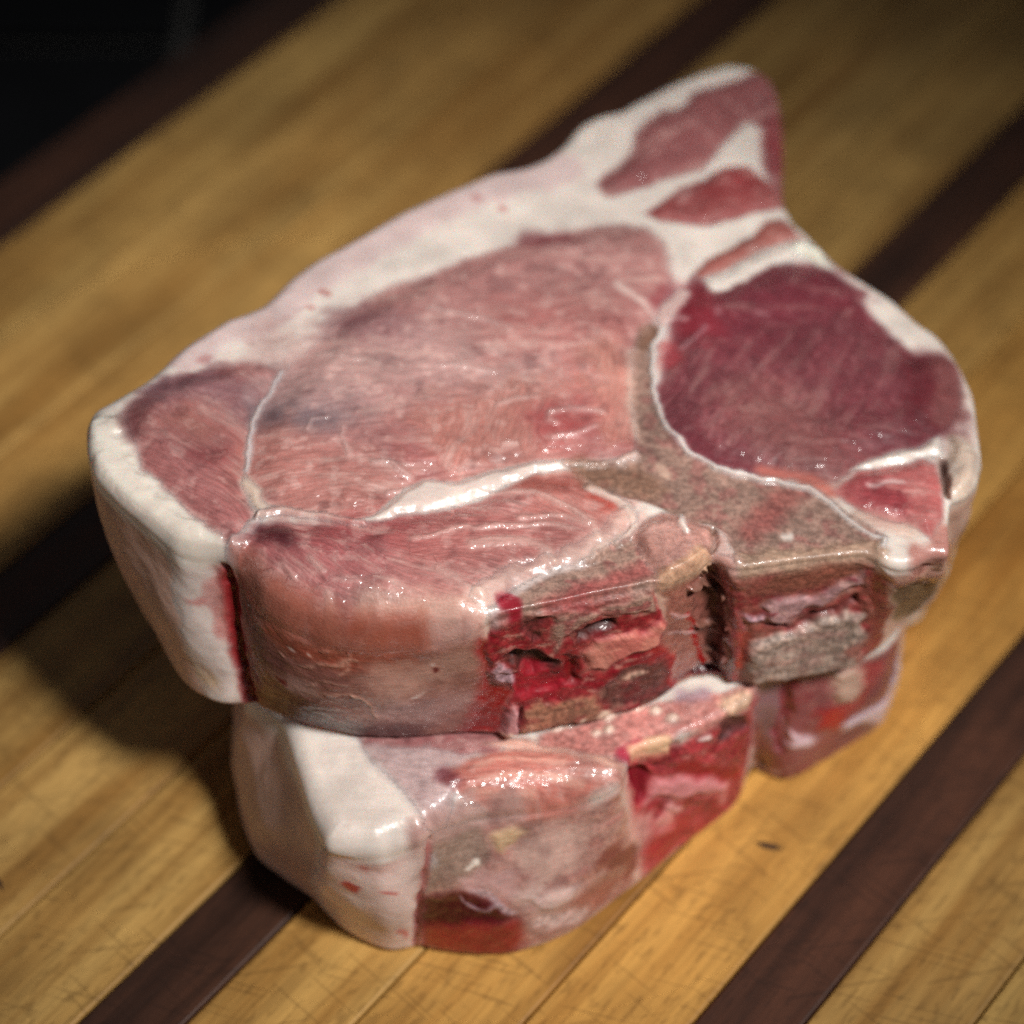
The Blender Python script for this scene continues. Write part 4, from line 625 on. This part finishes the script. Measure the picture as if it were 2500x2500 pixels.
def make_chop(name, rows, ztop, zbot, face, side, rind_col, seed, step, part_labels):
    ctrl = np.array(rows) * 1e-3
    s, R, nrm, u = outline(ctrl, step)
    n = len(s)
    # a little unevenness of the whole rim
    nt = int(SIDE_H / step) + 1
    W = np.linspace(0, 1, nt) * SIDE_H * 1e3
    # --- face sheet
    xs0, ys0 = R[:, :2].min(0); xs1, ys1 = R[:, :2].max(0)
    gx, gy = np.meshgrid(np.arange(xs0, xs1, step), np.arange(ys0, ys1, step * 0.866))
    gx = gx + (np.arange(gx.shape[0]) % 2)[:, None] * step * 0.5
    rng = np.random.default_rng(seed)
    gx = gx.ravel(); gy = gy.ravel()
    gx = gx + rng.uniform(-.12, .12, gx.shape) * step; gy = gy + rng.uniform(-.12, .12, gy.shape) * step
    # inside test on a thinned ring
    ring = R[:, :2]
    ins = np.zeros(gx.shape, bool)
    A = ring[::3]; B = np.roll(A, -1, 0)
    for (ax, ay), (bx_, by_) in zip(A, B):
        if ay != by_:
            ins ^= ((ay > gy) != (by_ > gy)) & (gx < (bx_ - ax) * (gy - ay) / (by_ - ay) + ax)
    gx, gy = gx[ins], gy[ins]
    kd = kdtree.KDTree(n)
    for i in range(n): kd.insert((ring[i, 0], ring[i, 1], 0), i)
    kd.balance()
    dist = np.empty(len(gx)); near = np.empty(len(gx), int)
    for i in range(len(gx)):
        _, j, d = kd.find((gx[i], gy[i], 0)); dist[i] = d; near[i] = j
    keep = dist > 0.00165
    gx, gy, dist, near = gx[keep], gy[keep], dist[keep], near[keep]
    for d0 in (0.00006, 0.00018, 0.00036, 0.00062, 0.00096, 0.00134):
        off = ring - nrm * d0
        stp = 1 if d0 < 0.0005 else 1
        oi = []
        for i in range(0, n, stp):
            _, j, d = kd.find((off[i, 0], off[i, 1], 0))
            if d > d0 * 0.93: oi.append((off[i, 0], off[i, 1], d, j))
        oi = np.array(oi)
        gx = np.r_[gx, oi[:, 0]]; gy = np.r_[gy, oi[:, 1]]; dist = np.r_[dist, oi[:, 2]]; near = np.r_[near, oi[:, 3].astype(int)]
    pts = [Vector(p) for p in ring.tolist()] + [Vector(p) for p in np.stack([gx, gy], 1).tolist()]
    vo, _, fo, orig, _, _ = geometry.delaunay_2d_cdt(pts, [], [list(range(n))], 1, 1e-9)
    assert len(vo) == len(pts), (len(vo), len(pts))
    tri_top = np.array([f for f in fo if len(f) == 3])
    tx = np.r_[ring[:, 0], gx]; ty = np.r_[ring[:, 1], gy]
    td = np.r_[np.zeros(n), dist]; tn = np.r_[np.arange(n), near]
    r = R[:, 4][tn]
    c1, H1, p1, a1, x1, n1 = paint(tx * 1e3, ty * 1e3, face, (228, 214, 204), 'fat_cap', seed)
    q = np.clip(1 - td / r, 0, 1)
    relief = 0.30 * fbm(tx * 1e3 / 7, ty * 1e3 / 7, seed + 3, 3) + (0.03 + 0.10 * x1[:, 0]) * fbm(tx * 1e3 / 1.3, ty * 1e3 / 1.3, seed + 5, 2)
    # muscles fray along the fibres
    ca, sa = np.cos(np.radians(a1)), np.sin(np.radians(a1))
    fu = (tx * ca + ty * sa) * 1e3; fv = (-tx * sa + ty * ca) * 1e3
    bend = 2.2 * fbm(tx * 1e3 / 16, ty * 1e3 / 16, seed + 8, 2)
    fv = fv + bend; fu = fu + 3 * bend
    relief = relief + 0.22 * np.maximum(x1[:, 0], 0.35) * fbm(fu / 5, fv / 0.9, seed + 9, 2)
    edge = smooth(0, 0.0014, td)
    tz = ztop(tx, ty) - r * (1 - np.sqrt(np.clip(1 - q * q, 0, 1))) + (H1 * 1.7 + relief) * 1e-3 * edge
    # --- side sheet
    S2, W2 = np.meshgrid(s * 1e3, W, indexing='ij')
    c2, H2, p2, a2, x2, n2 = paint(S2.ravel(), W2.ravel(), side, rind_col, 'rind', seed + 100, 2.4)
    sr = S2.ravel(); wr = W2.ravel()
    rel2 = 0.55 * fbm(sr / 9, wr / 9, seed + 13, 3) + (0.04 + 0.16 * x2[:, 0]) * fbm(sr / 1.6, wr / 1.6, seed + 15, 2) + 0.30 * x2[:, 3] * fbm(sr / 2.6, wr / 2.6, seed + 19, 4)
    fade = smooth(0, 1.6, wr) * (1 - 0.7 * smooth(SIDE_H * 1e3 - 2, SIDE_H * 1e3, wr))
    disp = ((H2 + rel2) * fade * 1e-3).reshape(n, nt)
    X, Y, Z = side_grid(s, R, nrm, ztop, zbot, nt, 0.0016, disp)
    # melt the face colours over the rim
    blend = smooth(0.3, 4.0, wr + 1.6 * fbm(sr / 7, wr / 7, seed + 55, 2))[:, None]
    ringc = np.repeat(c1[:n], nt, 0); ringx = np.repeat(x1[:n], nt, 0)
    c2 = ringc + (c2 - ringc) * blend; x2 = ringx + (x2 - ringx) * blend
    ca, sa = np.cos(np.radians(a2)), np.sin(np.radians(a2))
    bend = 1.5 * fbm(sr / 14, wr / 14, seed + 18, 2)
    gu = sr * ca + wr * sa + 3 * bend; gv = -sr * sa + wr * ca + bend
    # --- one vertex table: face (ring first), then side rows 1.. , then foot cap reuses the last row
    nf = len(tx)
    Vt = np.stack([tx, ty, tz], 1)
    Vs = np.stack([X, Y, Z], -1)                      # n, nt, 3
    Vs_rest = Vs[:, 1:, :].reshape(-1, 3)
    V = np.vstack([Vt, Vs_rest])
    def sid(i, j):                                    # vertex id of side sample (i, j)
        return np.where(j == 0, i, nf + i * (nt - 1) + (j - 1))
    I, J = np.meshgrid(np.arange(n), np.arange(nt - 1), indexing='ij')
    I = I.ravel(); J = J.ravel(); I2 = (I + 1) % n
    qa, qb, qc, qd = sid(I, J), sid(I, J + 1), sid(I2, J + 1), sid(I2, J)
    tri_side = np.vstack([np.stack([qa, qb, qc], 1), np.stack([qa, qc, qd], 1)])
    row = lambda arr, k: arr.reshape(n, nt, -1)[:, 1:, :].reshape(-1, k)
    colv = to_lin(np.vstack([c1, row(c2, 3)])); auxv = np.vstack([x1, row(x2, 4)])
    fibv = np.vstack([np.stack([fu / 3.2, fv / 0.62, np.full(nf, seed * 3.7)], 1), row(np.stack([gu / 3.2, gv / 0.62, np.full(len(gu), seed * 5.1 + 40)], 1), 3)])
    names = list(n1)
    remap = []
    for nm in n2:
        if nm not in names: names.append(nm)
        remap.append(names.index(nm))
    psd = np.array(remap)[p2].reshape(n, nt)
    ft = p1[tri_top[:, 1]]
    fs = np.r_[psd[I, J], psd[I, J]]
    # foot cap
    foot = sid(np.arange(n), np.full(n, nt - 1))
    fp = [Vector(p) for p in V[foot][:, :2].tolist()]
    vo2, _, fo2, orig2, _, _ = geometry.delaunay_2d_cdt(fp, [], [list(range(n))], 1, 1e-9)
    back = [o[0] if o else 0 for o in orig2]
    tri_cap = np.array([[foot[back[f[0]]], foot[back[f[2]]], foot[back[f[1]]]] for f in fo2 if len(f) == 3])
    names.append('underside')
    T = np.vstack([tri_top, tri_side, tri_cap])
    FL = np.r_[ft, fs, np.full(len(tri_cap), len(names) - 1)]
    # shared normals (cap left out so the foot edge stays crisp)
    Tn = np.vstack([tri_top, tri_side])
    fn = np.cross(V[Tn[:, 1]] - V[Tn[:, 0]], V[Tn[:, 2]] - V[Tn[:, 0]])
    if fn[:len(tri_top), 2].sum() < 0:
        T[:len(tri_top)] = T[:len(tri_top), ::-1]; fn[:len(tri_top)] *= -1
    sd = np.mean(np.einsum('ij,ij->i', fn[len(tri_top):, :2], np.vstack([nrm[I], nrm[I]])))
    if sd < 0:
        k0, k1 = len(tri_top), len(tri_top) + len(tri_side)
        T[k0:k1] = T[k0:k1, ::-1]; fn[k0:] *= -1
    N = np.zeros_like(V)
    for k in range(3): np.add.at(N, Tn[:, k], fn)
    N /= np.linalg.norm(N, axis=1)[:, None] + 1e-20
    # --- the thing and its parts
    org = np.array([ctrl[:, 0].mean(), ctrl[:, 1].mean(), float(V[:, 2].min())])
    made = {}
    root = bpy.data.objects.new(name, None); root.location = org; root.empty_display_size = 0.02
    COL.objects.link(root)
    for k, nm in enumerate(names):
        sel = T[FL == k]
        if len(sel) < 12: continue
        used, inv = np.unique(sel.ravel(), return_inverse=True)
        me = bpy.data.meshes.new(nm.split('#')[0])
        me.from_pydata((V[used] - org).tolist(), [], inv.reshape(-1, 3).tolist())
        plain = nm.split('#')[0]
        for an, kind, arr in (('col', 'FLOAT_COLOR', np.c_[colv[used], np.ones(len(used))]), ('aux', 'FLOAT_COLOR', auxv[used])):
            at = me.attributes.new(an, kind, 'POINT'); at.data.foreach_set('color', arr.astype(np.float32).ravel())
        at = me.attributes.new('fibre', 'FLOAT_VECTOR', 'POINT'); at.data.foreach_set('vector', fibv[used].astype(np.float32).ravel())
        me.polygons.foreach_set('use_smooth', np.ones(len(me.polygons), bool))
        if nm != 'underside':
            me.normals_split_custom_set_from_vertices(N[used].tolist())
        me.materials.append(MAT[PART_MAT.get(plain, 'muscle')])
        o = bpy.data.objects.new(plain, me); o.parent = root; COL.objects.link(o)
        if plain in part_labels: o['label'] = part_labels[plain]
        made[nm] = o
    for sub, whole in (('spinal_canal', 'vertebra_bone#2'), ('cartilage', 'vertebra_bone#2'), ('blood_clot', 'vertebra_bone#1')):
        if sub in made and whole in made: made[sub].parent = made[whole]
    return root

# ---------------------------------------------------------------- chopping board
TH = math.radians(51.3)
DIR = Vector((math.cos(TH), math.sin(TH), 0)); NRM = Vector((-math.sin(TH), math.cos(TH), 0))

def wood(name, light, dark, flecks):
    m = bpy.data.materials.new(name); t = Tree(m)
    tint = t.n('ShaderNodeObjectInfo')
    geo = t.n('ShaderNodeTexCoord').outputs['Object']
    rnd = tint.outputs['Random']
    off = t.n('ShaderNodeCombineXYZ'); t.put(off.inputs[0], t.math('MULTIPLY', rnd, 3.0)); t.put(off.inputs[1], t.math('MULTIPLY', rnd, 7.0)); t.put(off.inputs[2], t.math('MULTIPLY', rnd, 5.0))
    p = t.vmath('ADD', geo, off.outputs[0])
    along = t.vmath('MULTIPLY', p, (9.0, 130.0, 130.0))
    g1 = t.noise(along, 1.0, 3.0, 0.6, 0.0)
    fine = t.vmath('MULTIPLY', p, (60.0, 900.0, 900.0))
    g2 = t.noise(fine, 1.0, 1.0, 0.6)
    blot = t.noise(p, 38.0, 2.0, 0.55, 0.0)
    fk = t.vmath('MULTIPLY', p, (260.0, 800.0, 800.0))
    g3 = t.noise(fk, 1.0, 1.0, 0.5)
    base = t.mix(t.ramp(g1, 0.30, 0.70), rgba(dark), rgba(light))
    v = t.math('ADD', t.math('MULTIPLY', t.ramp(blot, 0.25, 0.75, -1, 1), 0.17), t.math('MULTIPLY', t.ramp(g2, 0.3, 0.7, -1, 1), 0.10))
    base = t.scale(base, t.math('ADD', v, 1.0))
    base = t.mix(t.math('MULTIPLY', t.ramp(g3, 0.55, 0.72), flecks), base, rgba([x * 0.42 for x in dark]))
    # knife cuts: thin scratches running across in two directions
    cut = None
    for k, (ang, sc) in enumerate(((68, 1.5), (96, 1.2), (40, 1.1))):
        mp = t.n('ShaderNodeMapping'); t.put(mp.inputs['Vector'], p)
        mp.inputs['Rotation'].default_value = (0, 0, math.radians(ang))
        st = t.vmath('MULTIPLY', mp.outputs[0], (38.0 * sc, 700.0 * sc, 1.0))
        c = t.ramp(t.noise(st, 1.0, 0.0, 0.4), 0.71, 0.76)
        cut = c if cut is None else t.math('MAXIMUM', cut, c)
    base = t.mix(t.math('MULTIPLY', cut, 0.30), base, rgba([x * 0.35 for x in dark]))
    # each plank its own cast
    hsv = t.n('ShaderNodeHueSaturation'); t.put(hsv.inputs['Color'], base)
    oc = tint.outputs['Color']
    base = t.mix(1.0, base, oc, 'MULTIPLY')
    bs = t.n('ShaderNodeBsdfPrincipled'); t.put(bs.inputs['Base Color'], base)
    t.put(bs.inputs['Roughness'], t.math('ADD', t.math('MULTIPLY', g1, 0.25), 0.42))
    bs.inputs['Specular IOR Level'].default_value = 0.35
    h = g2
    bp = t.n('ShaderNodeBump'); bp.inputs['Distance'].default_value = 0.00005; bp.inputs['Strength'].default_value = 0.9
    t.put(bp.inputs['Height'], h); t.put(bs.inputs['Normal'], bp.outputs[0])
    o = t.n('ShaderNodeOutputMaterial'); t.t.links.new(bs.outputs[0], o.inputs[0])
    return m

MAPLE = wood('maple', lin((192, 150, 84)), lin((148, 105, 50)), 0.36)
WALNUT = wood('walnut', lin((78, 46, 30)), lin((46, 26, 17)), 0.3)

board = bpy.data.objects.new('cutting_board', None)
board.rotation_euler = (0, 0, TH)
COL.objects.link(board)
tag(board, 'wooden cutting board of pale planks with dark brown stripes, under the meat', 'cutting board')

def plank(name, v0, v1, mat, tint, x0=-0.62, x1=0.62, depth=0.038):
    """a board strip running along local x, from v0 to v1 mm across, with eased edges"""
    a, b = v0 * 1e-3 + 0.00018, v1 * 1e-3 - 0.00018
    e = 0.0006; dz = random.uniform(-0.00008, 0.0)
    prof = [(a, -depth), (a, dz - e), (a + e * 0.3, dz - e * 0.3), (a + e, dz), (b - e, dz), (b - e * 0.3, dz - e * 0.3), (b, dz - e), (b, -depth)]
    vs = [(x, y, z) for x in (x0, x1) for y, z in prof]
    k = len(prof); fs = [(i, (i + 1) % k, k + (i + 1) % k, k + i) for i in range(k)]
    fs += [tuple(range(k - 1, -1, -1)), tuple(range(k, 2 * k))]
    me = bpy.data.meshes.new(name); me.from_pydata(vs, [], [f[::-1] for f in fs]); me.materials.append(mat)
    o = bpy.data.objects.new(name, me); o.parent = board; o.color = tuple(tint) + (1,)
    COL.objects.link(o)
    return o

strips = []
def run(hi, lo, cnt, tints):
    w = (hi - lo) / cnt
    for i in range(cnt):
        plank('maple_plank', hi - (i + 1) * w, hi - i * w, MAPLE, tints[i])
plank('walnut_plank', 189.5, 207.0, WALNUT, (0.8, 0.8, 0.8))
run(189.5, 114.0, 3, [(0.90, 0.94, 0.98), (0.98, 1.0, 1.04), (1.0, 0.99, 1.0)])
plank('walnut_plank', 97.4, 114.0, WALNUT, (0.9, 0.85, 0.85))
run(97.4, 22.5, 3, [(0.80, 0.82, 0.84), (0.84, 0.86, 0.90), (0.88, 0.90, 0.92)])
plank('walnut_plank', 6.5, 22.5, WALNUT, (1.0, 1.0, 1.0))
run(6.5, -67.5, 3, [(1.02, 1.0, 0.95), (1.05, 0.96, 0.80), (1.10, 0.98, 0.78)])
plank('walnut_plank', -84.0, -67.5, WALNUT, (1.0, 0.95, 0.95))
run(-84.0, -158.0, 3, [(0.84, 0.85, 0.84), (0.82, 0.86, 0.84), (0.86, 0.87, 0.88)])
plank('walnut_plank', -174.5, -158.0, WALNUT, (1.0, 1.0, 1.0))
run(-174.5, -249.0, 3, [(0.95, 0.95, 0.9), (1.0, 0.98, 0.9), (0.95, 0.95, 0.9)])

def mark(px, py, length, width, ang, parent):
    """old scorch or knife mark in the wood, a thin shallow stain"""
    vs = [(0, 0, 0.00006)]; k = 14
    for i in range(k):
        a = 2 * math.pi * i / k; rr = 1 + random.uniform(-.25, .25)
        x, y = length * math.cos(a) * rr, width * math.sin(a) * rr
        vs.append((x * math.cos(ang) - y * math.sin(ang), x * math.sin(ang) + y * math.cos(ang), 0.00004))
    me = bpy.data.meshes.new('burn_mark'); me.from_pydata(vs, [], [(0, 1 + i, 1 + (i + 1) % k) for i in range(k)]); me.materials.append(MARK)
    o = bpy.data.objects.new('burn_mark', me); COL.objects.link(o); o.parent = parent
    v = Matrix.Rotation(-TH, 3, 'Z') @ Vector((px, py, 0)); o.location = v
MARK = wood('burnt_wood', lin((74, 50, 32)), lin((50, 32, 20)), 0.3)
mark(0.0507, -0.0265, 0.0026, 0.0008, -TH - 0.3, board)
mark(-0.1015, -0.0335, 0.0042, 0.0006, -TH - 0.9, board)

# ---------------------------------------------------------------- dark tiled counter behind the board
def simple(name, c, rough, spec=0.4):
    m = bpy.data.materials.new(name); t = Tree(m)
    p = t.n('ShaderNodeTexCoord').outputs['Object']
    n1 = t.noise(p, 60.0, 4.0); base = t.scale(tuple(c), t.ramp(n1, 0.2, 0.8, 0.7, 1.3))
    bs = t.n('ShaderNodeBsdfPrincipled'); t.put(bs.inputs['Base Color'], base)
    t.put(bs.inputs['Roughness'], t.math('ADD', t.math('MULTIPLY', n1, 0.2), rough - 0.1)); bs.inputs['Specular IOR Level'].default_value = spec
    o = t.n('ShaderNodeOutputMaterial'); t.t.links.new(bs.outputs[0], o.inputs[0])
    return m
TILE = simple('black_tile', (0.004, 0.0042, 0.005), 0.6, 0.15)
GROUT = simple('grey_grout', (0.055, 0.053, 0.05), 0.9, 0.1)

def box(name, x0, x1, y0, y1, z0, z1, mat, parent=None, bev=0.0):
    p = bev
    vs = [(x0, y0, z0), (x1, y0, z0), (x1, y1, z0), (x0, y1, z0), (x0, y0, z1 - p), (x1, y0, z1 - p), (x1, y1, z1 - p), (x0, y1, z1 - p),
          (x0 + p, y0 + p, z1), (x1 - p, y0 + p, z1), (x1 - p, y1 - p, z1), (x0 + p, y1 - p, z1)]
    fs = [(3, 2, 1, 0), (0, 1, 5, 4), (1, 2, 6, 5), (2, 3, 7, 6), (3, 0, 4, 7), (4, 5, 9, 8), (5, 6, 10, 9), (6, 7, 11, 10), (7, 4, 8, 11), (8, 9, 10, 11)]
    me = bpy.data.meshes.new(name); me.from_pydata(vs, [], fs); me.materials.append(mat)
    o = bpy.data.objects.new(name, me); o.parent = parent; COL.objects.link(o)
    return o
counter = box('counter', -1.2, 1.2, -1.0, 1.4, -0.08, -0.044, GROUT)
tag(counter, 'dark counter the cutting board lies on', 'counter', kind='structure')
TX0, TY0, TS, GAP = -0.096, 0.277, 0.102, 0.006
for i in range(-3, 2):
    for j in range(-2, 4):
        x0 = TX0 + i * TS; y0 = TY0 + j * TS
        c = Vector((x0 + TS / 2, y0 + TS / 2, 0))
        if c.dot(NRM) < 0.16: continue
        box('tile', x0 + GAP / 2, x0 + TS - GAP / 2, y0 + GAP / 2, y0 + TS - GAP / 2, -0.0435, -0.0395, TILE, counter, 0.0008)

# ---------------------------------------------------------------- the two chops
plane_top = lambda x, y: -0.085 * x + 0.0725
plane_mid = lambda x, y: -0.050 * x + 0.0365
up = make_chop('pork_chop', UPPER_OUTLINE, plane_top, lambda x, y: plane_mid(x, y) + 0.0004, UPPER_FACE, UPPER_SIDE, (208, 168, 150), 3, STEP, {'tenderloin': 'dark maroon oval tenderloin', 'rind': 'tan rind on the outer side of the fat', 'cap_muscle': 'small pink muscle beside the left fat corner', 'spinal_canal': 'dark hollow between the two sawn bones'})
tag(up, 'thick raw pork chop with a dark round tenderloin, lying on top of the other chop', 'pork chop', 'raw pork chops stacked on the board')
lo = make_chop('pork_chop', LOWER_OUTLINE, plane_mid, lambda x, y: 0.0003 + 0 * x, LOWER_FACE, LOWER_SIDE, (204, 168, 154), 9, STEP * 1.15, {'rind': 'tan rind on the shaded left side'})
tag(lo, 'raw pork chop underneath, resting on the cutting board with its white fat edge in front', 'pork chop', 'raw pork chops stacked on the board')
